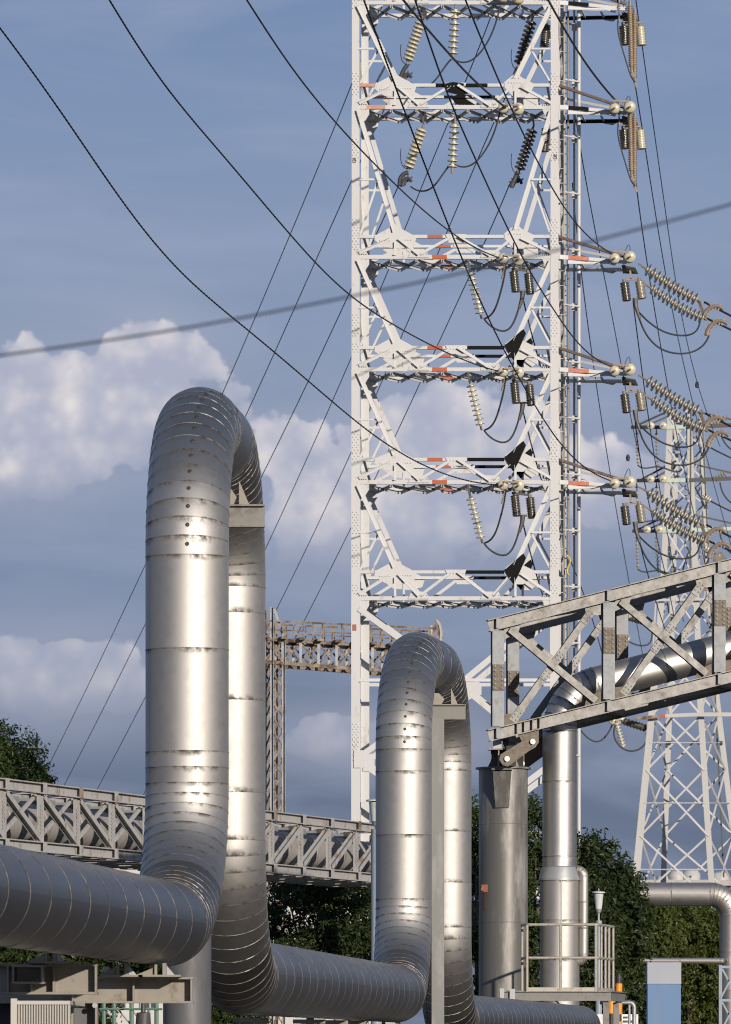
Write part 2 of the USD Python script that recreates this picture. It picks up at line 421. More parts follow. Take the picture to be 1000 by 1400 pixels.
painted("cable_black", (0.016, 0.015, 0.015), (0.026, 0.025, 0.024), (0.04, 0.04, 0.04), rough=0.55)
painted("wire_grey", (0.035, 0.036, 0.040), (0.05, 0.05, 0.054), (0.06, 0.06, 0.06), rough=0.6)
painted("near_cable_grey", (0.022, 0.03, 0.06), (0.028, 0.036, 0.07), (0.03, 0.035, 0.06), rough=0.6)
painted("lamp_bowl", (0.50, 0.52, 0.52), (0.56, 0.58, 0.58), (0.40, 0.40, 0.38), rough=0.35, scale=3)
painted("blue_grey_post", (0.25, 0.30, 0.35), (0.29, 0.34, 0.39), (0.20, 0.22, 0.24), rough=0.45, scale=1.5)
painted("sky_blue_paint", (0.10, 0.185, 0.335), (0.13, 0.22, 0.375), (0.15, 0.22, 0.33), rough=0.5, scale=1.1, streak=0.4)
painted("pale_grey_paint", (0.30, 0.32, 0.36), (0.36, 0.38, 0.42), (0.36, 0.37, 0.38), rough=0.5, scale=1.1)
painted("railing_paint", (0.36, 0.33, 0.27), (0.44, 0.41, 0.35), (0.20, 0.14, 0.09), rough=0.5, scale=4, metallic=0.3)
painted("signal_orange", (0.70, 0.25, 0.02), (0.76, 0.30, 0.03), (0.5, 0.2, 0.03), rough=0.45)
painted("white_sheet", (0.44, 0.42, 0.375), (0.50, 0.48, 0.43), (0.50, 0.45, 0.37), rough=0.5, scale=1.2, streak=0.3, lo=0.58, hi=0.8)
painted("pale_wall", (0.50, 0.485, 0.445), (0.56, 0.545, 0.505), (0.45, 0.43, 0.38), rough=0.8, scale=0.4)
painted("window_dark", (0.06, 0.07, 0.08), (0.08, 0.09, 0.10), (0.1, 0.1, 0.1), rough=0.15, scale=0.3)
painted("green_paint", (0.085, 0.165, 0.125), (0.11, 0.195, 0.15), (0.2, 0.2, 0.15), rough=0.5, scale=1)
painted("sign_white", (0.74, 0.73, 0.70), (0.78, 0.77, 0.74), (0.6, 0.58, 0.54), rough=0.5)
painted("paint_patch", (0.27, 0.265, 0.25), (0.32, 0.31, 0.295), (0.2, 0.19, 0.17), rough=0.6, scale=5)
painted("bark", (0.10, 0.075, 0.055), (0.14, 0.11, 0.08), (0.06, 0.045, 0.035), rough=0.85, scale=2, streak=0.3)
painted("ground_gravel", (0.050, 0.047, 0.042), (0.070, 0.066, 0.060), (0.045, 0.05, 0.03), rough=0.9, scale=0.35, lo=0.5, hi=0.7)
painted("plug_dark", (0.03, 0.026, 0.022), (0.045, 0.04, 0.034), (0.02, 0.02, 0.02), rough=0.5)
painted("rust_orange", (0.22, 0.075, 0.035), (0.28, 0.10, 0.045), (0.2, 0.07, 0.03), rough=0.7)
painted("yellow_tape", (0.55, 0.42, 0.06), (0.6, 0.46, 0.08), (0.4, 0.3, 0.1), rough=0.6)


def foliage(name, c0, c1):
    n = {"g": ("geometry", {}), "nz": ("noise_texture", {"scale": 0.9, "detail": 2}), "wn": ("math", {"math_type": "multiply_add", "value2": 0.55}),
         "m": ("mix", {"color1": c0, "color2": c1}), "half": ("math", {"math_type": "multiply", "value2": 0.5}),
         "p": ("principled_bsdf", {"roughness": 0.45, "specular_ior_level": 0.35}), "t": ("translucent_bsdf", {}), "x": ("mix_closure", {"fac": 0.28})}
    l = [("g.position", "nz.vector"), ("g.random_per_island", "wn.value1"), ("nz.fac", "half.value1"), ("half.value", "wn.value3"), ("wn.value", "m.fac"), ("m.color", "p.base_color"), ("m.color", "t.color"),
         ("p.BSDF", "x.closure1"), ("t.BSDF", "x.closure2")]
    mat(name, n, l, "x.closure")


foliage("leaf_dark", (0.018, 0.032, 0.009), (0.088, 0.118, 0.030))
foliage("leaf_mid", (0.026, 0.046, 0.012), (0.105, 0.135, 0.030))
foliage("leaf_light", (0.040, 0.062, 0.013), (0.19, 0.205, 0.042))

# ------------------------------------------------------------------ ground
g = 6000.0
k = 60
gx, gy = np.meshgrid(np.linspace(-g, g, k), np.linspace(-g, g, k))
gz = np.zeros_like(gx)
gi = np.arange(k * k).reshape(k, k)
gf = np.stack([gi[:-1, :-1], gi[:-1, 1:], gi[1:, 1:], gi[1:, :-1]], -1).reshape(-1, 4)
tag(obj('ground', (np.stack([gx, gy, gz], -1).reshape(-1, 3), gf), 'ground_gravel'), kind='structure')


# ------------------------------------------------------------------ clad pipes
def densify(pts, R, bend_bands=15, straight=None):
    """path made of straight legs and bends -> list of sections, each a list of centre points and tangents, cut into bands"""
    pts = [np.asarray(p, float) for p in pts]
    secs, cur = [], pts[0]
    for i in range(1, len(pts) - 1):
        a, b, c = pts[i - 1], pts[i], pts[i + 1]
        d0, d1 = unit(b - a), unit(c - b)
        ang = math.acos(np.clip(np.dot(d0, d1), -1, 1))
        r = R.get(i, R[0]) if isinstance(R, dict) else R
        tl = r * math.tan(ang / 2)
        p0 = b - d0 * tl
        secs.append(('line', cur, p0, i - 1))
        nrm = unit(d1 - d0 * np.dot(d0, d1))
        secs.append(('arc', p0 + nrm * r, nrm, d0, r, ang, i))
        cur = b + d1 * tl
    secs.append(('line', cur, pts[-1], len(pts) - 2))
    return secs


def pipe_bands(root, pts, r, R, mat, bend_bands=15, sheet=1.05, cuts=None, n=56, lip=0.0026, name='cladding_band', bend_map=None, gap=0.0):
    """the sheets of a clad pipe as parts of root; returns the middle frame of every bend band"""
    secs = densify(pts, R)
    mids = []
    s_vec = None
    for sec in secs:
        bands = []
        if sec[0] == 'line':
            _, a, b, idx = sec
            L = np.linalg.norm(b - a)
            if L < 0.02:
                continue
            c = (cuts or {}).get(idx)
            if c is None:
                k = max(1, round(L / sheet))
                c = np.linspace(0, 1, k + 1)
            else:
                c = np.r_[0, np.asarray(c), L] / L
                c = np.unique(np.clip(c, 0, 1))
            for t0, t1 in zip(c[:-1], c[1:]):
                if (t1 - t0) * L < 0.03:
                    continue
                fn = lambda t, a=a, b=b: (a + (b - a) * t, unit(b - a))
                bands.append((fn, t0, t1, (t1 - t0) * L, False))
        else:
            _, cen, nrm, d0, rr, ang, idx = sec
            k = (bend_map or {}).get(idx, bend_bands)
            k = max(2, round(k * ang / (math.pi / 2)))

            def fn(t, cen=cen, nrm=nrm, d0=d0, rr=rr, ang=ang):
                th = ang * t
                return cen - nrm * rr * math.cos(th) + d0 * rr * math.sin(th), d0 * math.cos(th) + nrm * math.sin(th)
            for j in range(k):
                bands.append((fn, j / k, (j + 1) / k, rr * ang / k, True))
        for fn, t0, t1, L, bend in bands:
            rr0 = r * (1 + rng.normal() * 0.0015)
            le = min(lip, L * 0.08)
            w = min(0.011, L * 0.09)
            # rows: (distance, radius)
            body = np.linspace(0, L - w, 4 if bend else max(2, int(L / 0.35) + 1))
            rows = [(d, rr0 - 0.001) for d in body] + [(L - w, rr0 - 0.001), (L - w * 0.78, rr0 + le), (L - w * 0.78, rr0 + le), (L - w * 0.15, rr0 + le), (L - w * 0.15, rr0 + le), (L + 0.002, rr0 - 0.012)]
            v, uv, ax = [], [], []
            for d, q in rows:
                c, tg = fn(t0 + (t1 - t0) * d / L)
                if s_vec is None:
                    s_vec = frame(tg)[1]
                s_vec = unit(s_vec - tg * np.dot(s_vec, tg))
                b_ = np.cross(tg, s_vec)
                a = np.linspace(0, 2 * np.pi, n + 1)
                v.append(c + q * (np.cos(a)[:, None] * s_vec + np.sin(a)[:, None] * b_))
                ax.append(np.repeat(tg[None], n + 1, 0))
                uv.append(np.stack([a * r, np.full(n + 1, L - d)], 1))
            m = n + 1
            f = [[i * m + j, i * m + j + 1, (i + 1) * m + j + 1, (i + 1) * m + j] for i in range(len(rows) - 1) for j in range(n) if abs(rows[i][0] - rows[i + 1][0]) + abs(rows[i][1] - rows[i + 1][1]) > 1e-9]
            mm = mat(sec, t0) if callable(mat) else mat
            o = obj(name, (np.vstack(v), np.array(f)), mm, root, smooth=True, uv=np.vstack(uv))
            UsdGeom.PrimvarsAPI(o).CreatePrimvar('pipe_axis', Sdf.ValueTypeNames.Float3Array, 'vertex').Set(Vt.Vec3fArray.FromNumpy(np.vstack(ax).astype(np.float32)))
            c, tg = fn((t0 + t1) / 2)
            mids.append((c, tg, bend, sec[-1], L))
    return mids


D = 0.90
RB = 1.54
Y1, Y1b, Y2, Y2b = 63.0, 67.4, 94.0, 98.6
zt1, zt2 = P(0, 566, Y1)[2], P(0, 894, Y2)[2]
zr0, zr1, zr2 = P(0, 1268, Y1)[2], P(0, 1333, Y1b)[2], P(0, 1394, Y2b)[2]
x1, x1b, x2, x2b = P(256, 0, Y1)[0], P(310, 0, Y1b)[0], P(552, 0, Y2)[0], P(608.5, 0, Y2b)[0]
zA = P(0, 1225, 52)[2]
pipe_pts = [np.array([P(0, 0, 52)[0] - (x1 - P(0, 0, 52)[0]) * 0.75, 52 - 11 * 0.75, zA + (zA - zr0) * 0.75]),
            (x1, Y1, zr0), (x1, Y1, zt1), (x1b, Y1b, zt1), (x1b, Y1b, zr1), (x2, Y2, zr1), (x2, Y2, zt2), (x2b, Y2b, zt2), (x2b, Y2b, zr2),
            P(800, 1404, 133) * [1, 1, 0] + [0, 0, zr2], P(800, 1404, 133) * [1, 1, 0] + [0, 0, -0.1]]
pipe_pts = [np.asarray(p, float) for p in pipe_pts]
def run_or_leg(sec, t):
    """level runs carry dim, brownish reflections in their colour; upright legs stay brighter"""
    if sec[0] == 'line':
        return 'aluminium_dim_reflection' if sec[-1] in (0, 4, 8) else 'aluminium_cladding'
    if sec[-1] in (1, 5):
        return 'aluminium_dim_reflection' if t < .42 else 'aluminium_cladding'
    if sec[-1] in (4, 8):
        return 'aluminium_dim_reflection' if t > .55 else 'aluminium_cladding'
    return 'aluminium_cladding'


pipeline = thing('pipeline', 'long silver clad pipeline in the foreground that rises in two tall upright loops', 'pipe')
up = zt1 - zr0 - 2 * RB
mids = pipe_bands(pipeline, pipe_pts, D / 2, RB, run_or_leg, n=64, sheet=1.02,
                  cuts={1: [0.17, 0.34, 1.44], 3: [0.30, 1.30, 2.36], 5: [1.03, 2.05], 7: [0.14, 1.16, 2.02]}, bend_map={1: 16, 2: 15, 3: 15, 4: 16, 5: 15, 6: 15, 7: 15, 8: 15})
plug = MB()
for c, tg, bend, idx, L in mids:
    if bend and idx in (2, 6) or (bend and idx in (4, 8)):
        q = unit(np.array([0.03, -1, 0]) - tg * np.dot(np.array([0.03, -1, 0]), tg))
        if idx in (4, 8):
            q = unit(np.array([-0.9, -1, 0]) - tg * np.dot(np.array([-0.9, -1, 0]), tg))
        if idx in (2, 6) and tg[2] < 0.05 and tg[1] < 0.1:
            continue
        p = c + q * (D / 2 - 0.004)
        rr = 0.023
        plug.lathe([(0, 0.012), (rr * .7, 0.012), (rr, 0.008), (rr, 0.0), (rr * 1.35, 0.0), (rr * 1.35, -0.01)][::-1], p, q, 10)
tag(obj('cladding_plugs', plug, 'plug_dark', pipeline), kind='stuff')

# ------------------------------------------------------------------ posts that carry the loops
def loop_support(px_beam0, px_beam1, py_top, py_bot, Y, px_post, wpost, tri, shoe, label, round_post=0):
    t = thing('loop_support', label, 'support', 'posts carrying the pipe loops')
    s = Y / F
    up_ = np.array([0, 0, 1.0])
    h = (py_bot - py_top) * s
    a, b = P(px_beam0, (py_top + py_bot) / 2, Y), P(px_beam1, (py_top + py_bot) / 2, Y)
    m = MB()
    m.ibeam(a, b, h, 0.13, 0.02, 0.014)
    obj('cantilever_beam', m, 'truss_steel', t)
    top = P(px_post, py_bot, Y)
    if round_post:
        obj('post', MB().lathe([(round_post, 0.0), (round_post, 0.35), (round_post, top[2])], [top[0], Y, 0], (0, 0, 1), 40), 'column_grey', t, smooth=30)
    else:
        obj('post', MB().bar([top[0], Y, 0], [top[0], Y, top[2] + 0.005], wpost, wpost, up=(0, 1, 0)), 'post_grey', t)
    m = MB().cuboid([top[0], Y, 0.03], np.array([.3, 0, 0]), np.array([0, .3, 0]), np.array([0, 0, .03]))
    obj('base_plate', m, 'galvanised', t)
    (q0, q1, r0, r1) = tri
    m = MB().plate([P(q0, r0, Y), P(q0, r1, Y), P(q1, r1, Y)], (0, 1, 0), 0.02)
    obj('gusset_plate', m, 'support_steel', t)
    (q0, q1, r0, r1) = shoe
    m = MB().plate([P(q0, r0, Y + .05), P(q1 - 8, r0, Y + .05), P(q1, r0 + (r1 - r0) * .55, Y + .05), P(q1 - 4, r1, Y + .05), P(q0, r1, Y + .05)], (0, 1, 0), 0.16)
    obj('shoe', m, 'support_steel', t)


loop_support(240, 362, 690, 721, 65.3, 256, 0.20, (327, 341, 657, 690), (300, 324, 669, 690), 'round grey column and cantilever beam behind the nearest pipe loop', 0.27)
loop_support(558, 637, 963, 984, 96.4, 599, 0.205, (617, 626, 941, 963), (556, 608, 948, 963), 'galvanised post and cantilever beam between the legs of the farther pipe loop')

# ------------------------------------------------------------------ pipe rack under the nearest run, bottom left
def rack():
    t = thing('pipe_rack', 'beige steel pipe rack of welded beams under the nearest silver pipe', 'pipe rack')
    Yb, Yf = 60.5, 57.6
    sb, sf = Yb / F, Yf / F

    def face(name, x0, x1, y0, y1, Y, th, mat='support_steel', sub=None):
        m = MB().cuboid((P(x0, y0, Y) + P(x1, y1, Y)) / 2, np.array([(x1 - x0) * Y / F / 2, 0, 0]), np.array([0, th / 2, 0]), np.array([0, 0, (y1 - y0) * Y / F / 2]))
        return obj(name, m, mat, sub if sub is not None else t)
    # rear lower beam
    bm = thing('rear_beam', parent=t)
    face('web', -60, 263, 1339.5, 1369, Yb, 0.016, sub=bm)
    face('flange', -60, 265, 1336.5, 1339.2, Yb, 0.28, sub=bm)
    face('flange', -60, 265, 1369.2, 1372, Yb, 0.28, sub=bm)
    for x in (183, 262, 100):
        face('stiffener', x - 1.2, x + 1.2, 1339.4, 1369, Yb - 0.075, 0.13, sub=bm)
    # front beam
    bm = thing('front_beam', parent=t)
    face('web', -60, 132, 1321.5, 1356.5, Yf, 0.016, sub=bm)
    face('flange', -60, 134, 1318.2, 1321.2, Yf, 0.30, sub=bm)
    face('flange', -60, 134, 1356.8, 1360, Yf, 0.30, sub=bm)
    for x in (11, 74, 131.5):
        face('stiffener', x - 1.4, x + 1.4, 1321.3, 1356.6, Yf - 0.08, 0.14, sub=bm)
    face('stiffener', 42, 44.4, 1346, 1356.6, Yf - 0.08, 0.14, sub=bm)
    # short box stub that points at the viewer
    st = thing('beam_stub', parent=t)
    for nm, x0, x1, y0, y1 in (('flange', 18, 62, 1320.5, 1323), ('flange', 18, 62, 1342.8, 1345.4), ('side_plate', 18.5, 21, 1323.2, 1342.6), ('side_plate', 57.5, 60, 1323.2, 1342.6)):
        face(nm, x0, x1, y0, y1, Yf - 0.36, 0.42, sub=st)
    face('end_plate', 23.5, 56, 1324, 1342, Yf - 0.22, 0.02, 'white_sheet', sub=st)
    # saddles that take the pipe
    for x0, Y, py in ((62, 57.4, 1318), (160, 60.2, 1336.4), (212, 60.2, 1336.4)):
        sd = thing('saddle', parent=t)
        face('side_plate', x0, x0 + 3.5, py - 17, py - 0.2, Y - 0.02, 0.30, sub=sd)
        face('side_plate', x0 + 11, x0 + 16, py - 19, py - 0.2, Y - 0.02, 0.30, sub=sd)
        face('base_plate', x0 - 22, x0 + 36, py - 3, py - 0.3, Y, 0.36, sub=sd)
        m = MB().plate([P(x0 + 16, py - 16, Y - .16), P(x0 + 27, py - 3, Y - .16), P(x0 + 16, py - 3, Y - .16)], (0, 1, 0), 0.02)
        obj('gusset_plate', m, 'galvanised', sd)
        m = MB().plate([P(x0 - 26, py - 3, Y - .12), P(x0 - 2, py - 13, Y - .12), P(x0 - 2, py - 3, Y - .12)], (0, 1, 0), 0.02)
        obj('gusset_plate', m, 'support_steel', sd)
    for x0 in (142, 157):
        face('hanger_plate', x0, x0 + 7, 1322, 1336.2, 60.2, 0.2, 'galvanised')
    # legs
    for x0, x1 in ((-8, 19), (98, 134)):
        lg = thing('leg', parent=t)
        w = (x1 - x0) * sb
        c = P((x0 + x1) / 2, 1372, Yb)
        zz = c[2]
        for s_ in (-1, 1):
            obj('flange', MB().cuboid([c[0] + s_ * (w / 2 - 0.012), Yb, zz / 2], np.array([.012, 0, 0]), np.array([0, .13, 0]), np.array([0, 0, zz / 2 - .002])), 'support_steel', lg)
        obj('web', MB().cuboid([c[0], Yb + 0.06, zz / 2], np.array([w / 2 - .026, 0, 0]), np.array([0, .008, 0]), np.array([0, 0, zz / 2 - .002])), 'column_grey', lg)
    m = MB()
    for x in (106, 130):
        for y in (1375,):
            m.lathe([(0, 0), (.03, 0), (.03, 0), (.03, .03), (0, .03)], P(x, y, Yb - .16), (0, -1, 0), 6)
    tag(obj('bolts', m, 'galvanised', t), kind='stuff')


rack()
# small stanchions below run two
for px, Y, py, w in ((343, 74, 1386, .13), (423, 80, 1388, .12), (455, 83, 1389, .12), (480, 86, 1390, .14)):
    c = P(px, py + 6, Y)
    t = thing('pipe_stanchion', {343: 'leftmost thin steel stanchion under the pipe between the two loops', 423: 'second thin stanchion from the left under the pipe between the loops', 455: 'third thin stanchion from the left under the pipe between the loops', 480: 'rightmost thin stanchion under the pipe between the two loops'}[px], 'support', 'thin stanchions under the pipe')
    obj('leg', MB().cyl([c[0], Y, 0], [c[0], Y, c[2] - 0.06], w, 14), 'galvanised', t, smooth=30)
    obj('shoe', MB().cuboid([c[0], Y, c[2] - 0.03], np.array([.22, 0, 0]), np.array([0, .2, 0]), np.array([0, 0, .028])), 'support_steel', t)

# corrugated shed end, bottom left
def corrugated(name, x0, x1, y0, Y, label):
    t = thing(name, label, 'shed')
    a, b = P(x0, y0, Y), P(x1, y0, Y)
    n = 21
    for i in range(n):
        xa, xb = a[0] + (b[0] - a[0]) * i / n, a[0] + (b[0] - a[0]) * (i + 1) / n
        w = xb - xa
        prof = [(xa, 0), (xa + w * .25, -.03), (xa + w * .62, -.03), (xa + w * .82, 0), (xb, 0)]
        v = [[x, Y + d, z] for x, d in prof for z in (0, a[2])] + [[x, Y + d + .02, z] for x, d in prof for z in (0, a[2])]
        f = []
        for j in range(4):
            f += [[2 * j, 2 * j + 2, 2 * j + 3, 2 * j + 1], [10 + 2 * j, 10 + 2 * j + 1, 10 + 2 * j + 3, 10 + 2 * j + 2], [2 * j + 1, 2 * j + 3, 12 + 2 * j + 1, 10 + 2 * j + 1]]
        obj('sheet_rib', (np.array(v, float), np.array(f)), 'white_sheet', t)
    obj('corner_trim', MB().cuboid([a[0] - .01, Y - .03, a[2] / 2 + .03], np.array([.03, 0, 0]), np.array([0, .05, 0]), np.array([0, 0, a[2] / 2 + .03])), 'white_sheet', t)
    obj('side_wall', MB().cuboid([a[0] + .02, Y + 1.5, a[2] / 2 - .01], np.array([.02, 0, 0]), np.array([0, 1.45, 0]), np.array([0, 0, a[2] / 2 - .01])), 'white_sheet', t)
    obj('roof', MB().cuboid([(a[0] + b[0]) / 2, Y + 1.5, a[2] + .02], np.array([(b[0] - a[0]) / 2, 0, 0]), np.array([0, 1.54, 0]), np.array([0, 0, .018])), 'white_sheet', t)


corrugated('metal_shed', 21, 96, 1374, 57.2, 'white corrugated metal shed end below the pipe rack at lower left')

# ------------------------------------------------------------------ lattice pipe bridge on the left
def lattice_bridge():
    t = thing('lattice_bridge', 'weathered white lattice pipe bridge crossing behind the tall pipe loops', 'pipe bridge')
    A, B = np.array([P(105, 0, 155)[0], 155.0]), np.array([P(507, 0, 180)[0], 180.0])
    ux = (B - A) / np.linalg.norm(B - A)
    L = np.linalg.norm(B - A)
    nrm = np.array([ux[1], -ux[0], 0])           # towards the viewer's right
    nrm = nrm if nrm[1] < 0 else -nrm
    zt = (P(0, 1084, 155)[2] + P(0, 1120, 180)[2]) / 2
    zb = (P(0, 1177, 155)[2] + P(0, 1200, 180)[2]) / 2
    h = zt - zb
    W = 2.4

    def q(s, z, k):                               # s metres along, z, k = 0 front 1 back
        return np.array([A[0] + ux[0] * s, A[1] + ux[1] * s, z]) - nrm * W * k
    bay = L / 9.55
    s0, s1 = -3.0 * bay - 0.4, 11 * bay
    for k in (0, 1):
        fr = thing('side_frame', parent=t)
        m = MB()
        for z, nm in ((zt - .14, 'top_chord'), (zb + .13, 'bottom_chord')):
            m = MB().ibeam(q(s0, z, k), q(s1, z, k), .28, .26, .03, .02)
            obj(nm, m, 'gantry_white', fr)
        lace = MB()
        for i in range(-3, 12):
            s = i * bay
            for o in (-.11, .11):
                obj('post_flange', MB().bar(q(s + o, zb + .26, k), q(s + o, zt - .28, k), .035, .22, up=tuple(ux) + (0,)), 'gantry_white', fr)
            # lacing bars between the two flanges of a post
            zz = np.linspace(zb + .5, zt - .6, 8)
            for z in zz:
                lace.bar(q(s - .095, z, k) + nrm * .04, q(s + .095, z + .09, k) + nrm * .04, .012, .05)
            if i < 11:
                a, b = (q(s + .14, zt - .36, k), q(s + bay - .16, zb + .34, k)) if (i < 4) == (k == 0) else (q(s + .16, zb + .34, k), q(s + bay - .14, zt - .36, k))
                obj('diagonal', MB().ibeam(a, b, .17, .14, .016, .012, up=(ux[1], -ux[0], 0)), 'gantry_white', fr)
                if k == 0 and (i < 4 or i > 8):
                    a, b = (q(s + .16, zb + .34, k), q(s + bay - .14, zt - .36, k)) if i < 4 else (q(s + .14, zt - .36, k), q(s + bay - .16, zb + .34, k))
                    obj('diagonal', MB().bar(a - nrm * .13, b - nrm * .13, .12, .05, up=(ux[1], -ux[0], 0)), 'gantry_white', fr)
            obj('joint_plate', MB().cuboid(q(s, zt - .14, k) + nrm * .135, np.array([ux[0], ux[1], 0]) * .12, nrm * .012, np.array([0, 0, .15])), 'gantry_rust' if i % 3 == 0 else 'gantry_white', fr)
            obj('joint_plate', MB().cuboid(q(s, zb + .13, k) + nrm * .135, np.array([ux[0], ux[1], 0]) * .12, nrm * .012, np.array([0, 0, .14])), 'gantry_white', fr)
        tag(obj('post_lacing', lace, 'gantry_white', fr), kind='stuff')
    for i in range(-3, 12):
        s = i * bay
        obj('cross_beam', MB().bar(q(s, zb + .1, 0.06), q(s, zb + .1, 0.94), .14, .14), 'gantry_white', t)
        obj('cross_beam', MB().bar(q(s, zt - .1, 0.06), q(s, zt - .1, 0.94), .10, .10), 'gantry_white', t)
        if i < 11:
            obj('sway_brace', MB().bar(q(s + .1, zt - .16, 0.1), q(s + bay - .1, zt - .16, 0.9), .08, .06), 'gantry_white', t)
            obj('floor_slat', MB().bar(q(s + bay * .3, zb - .04, 0.0), q(s + bay * .3, zb - .04, 1.0), .5, .03), 'gantry_white', t)
            obj('floor_slat', MB().bar(q(s + bay * .75, zb - .04, 0.0), q(s + bay * .75, zb - .04, 1.0), .5, .03), 'gantry_white', t)
    for i in (-2.4, 10.3):                         # trestle legs
        for k in (0,):
            b = q(i * bay, 0, k)
            obj('trestle_leg', MB().bar(b, b + [0, 0, zb - .08], .3, .3, up=(0, 1, 0)), 'gantry_white', t)
    # the pipe it carries
    p = thing('bridge_pipe', 'fat dull grey pipe lying inside the weathered white lattice bridge', 'pipe')
    r = 0.53
    zc = zb + .30 + r
    rings = np.arange(s0, s1 - .1, bay / 2)
    for i, s in enumerate(rings):
        e = min(s + bay / 2, s1)
        a, b = q(s, zc, .5), q(e, zc, .5)
        m = MB().lathe([(r - .004, 0), (r, .01), (r, .01), (r, np.linalg.norm(b - a) - .06), (r, np.linalg.norm(b - a) - .06), (r + .02, np.linalg.norm(b - a) - .045), (r + .02, np.linalg.norm(b - a) - .045), (r + .02, np.linalg.norm(b - a)), (r + .02, np.linalg.norm(b - a)), (r - .01, np.linalg.norm(b - a) + .001)], a, b - a, 36)
        obj('pipe_section', m, 'grey_pipe_coat', p, smooth=True)
    sd = thing('duct', 'pale metal duct boxes lying above the pipe inside the lattice bridge', 'duct')
    for i in range(-3, 11):
        s = i * bay + bay * .3
        m = MB().bar(q(s, zb + 1.43, .74), q(s + bay * .56, zb + 1.43, .74), .6, .28)
        obj('duct_section', m, 'galvanised', sd)
        m = MB().cuboid(q(s + bay * .74, zc + r + .12, .45), np.array([ux[0], ux[1], 0]) * .2, nrm * .16, np.array([0, 0, .11]))
        obj('bracket', m, 'dark_steel', sd)


lattice_bridge()

# ------------------------------------------------------------------ lamp posts
def lamp_post(px, py_top, py_bowl, wtop, py_post, wpost, Y, label, post_mat):
    t = thing('lamp_post', label, 'lamp post', 'bowl lamps on posts')
    s = Y / F
    c = P(px, py_bowl, Y)
    hb = (py_bowl - py_top) * s
    w = wtop * s / 2
    x, y = c[0], c[1]
    obj('lamp_bowl', MB().lathe([(w * .68, 0), (w * 1.0, hb * .86), (w * 1.0, hb * .86), (0, hb * .9)], [x, y, c[2]], (0, 0, 1), 24), 'lamp_bowl', t, smooth=35)
    lid = obj('lamp_lid', MB().lathe([(0, 0), (w * 1.38, 0), (w * 1.38, 0), (w * 1.38, hb * .05), (w * 1.2, hb * .09), (w * .2, hb * .13), (0, hb * .13)], [x, y, c[2] + hb * .9], (0, 0, 1), 24), 'lamp_bowl', t, smooth=35)
    obj('lamp_finial', MB().lathe([(w * .12, 0), (w * .12, hb * .14), (0, hb * .16)], [x, y, c[2] + hb * 1.02], (0, 0, 1), 8), 'galvanised', t)
    zp = P(px, py_post, Y)[2]
    obj('lamp_neck', MB().lathe([(w * .68, 0), (w * .5, -hb * .2), (w * .22, -hb * .25), (w * .22, zp - c[2] - .02)][::-1], [x, y, c[2]], (0, 0, 1), 20), 'galvanised', t, smooth=35)
    obj('post', MB().cyl([x, y, 0], [x, y, zp], wpost * s / 2, 20), post_mat, t, smooth=35)


lamp_post(515, 1093, 1123, 21, 1134, 15, 118, 'bowl lamp on a thick blue grey post just left of the farther pipe loop', 'blue_grey_post')
lamp_post(819, 1219, 1243, 13, 1259, 9, 150, 'bowl lamp on a slim pale post inside the railed platform', 'blue_grey_post')

# ------------------------------------------------------------------ pillar, truss bridge and its pipe, right
YT = 139.0
TD = np.array([0.42, 2.35, 0])


def tr(px, py, k=0.0):
    return P(px, py, YT + (px - 680) / 330.0 * 1.1) + TD * k


def ctop(px):       # centre line of the top chord
    return 856 - (px - 668) * 0.2545


def cbot(px):
    return 1006 - (px - 668) * 0.2445


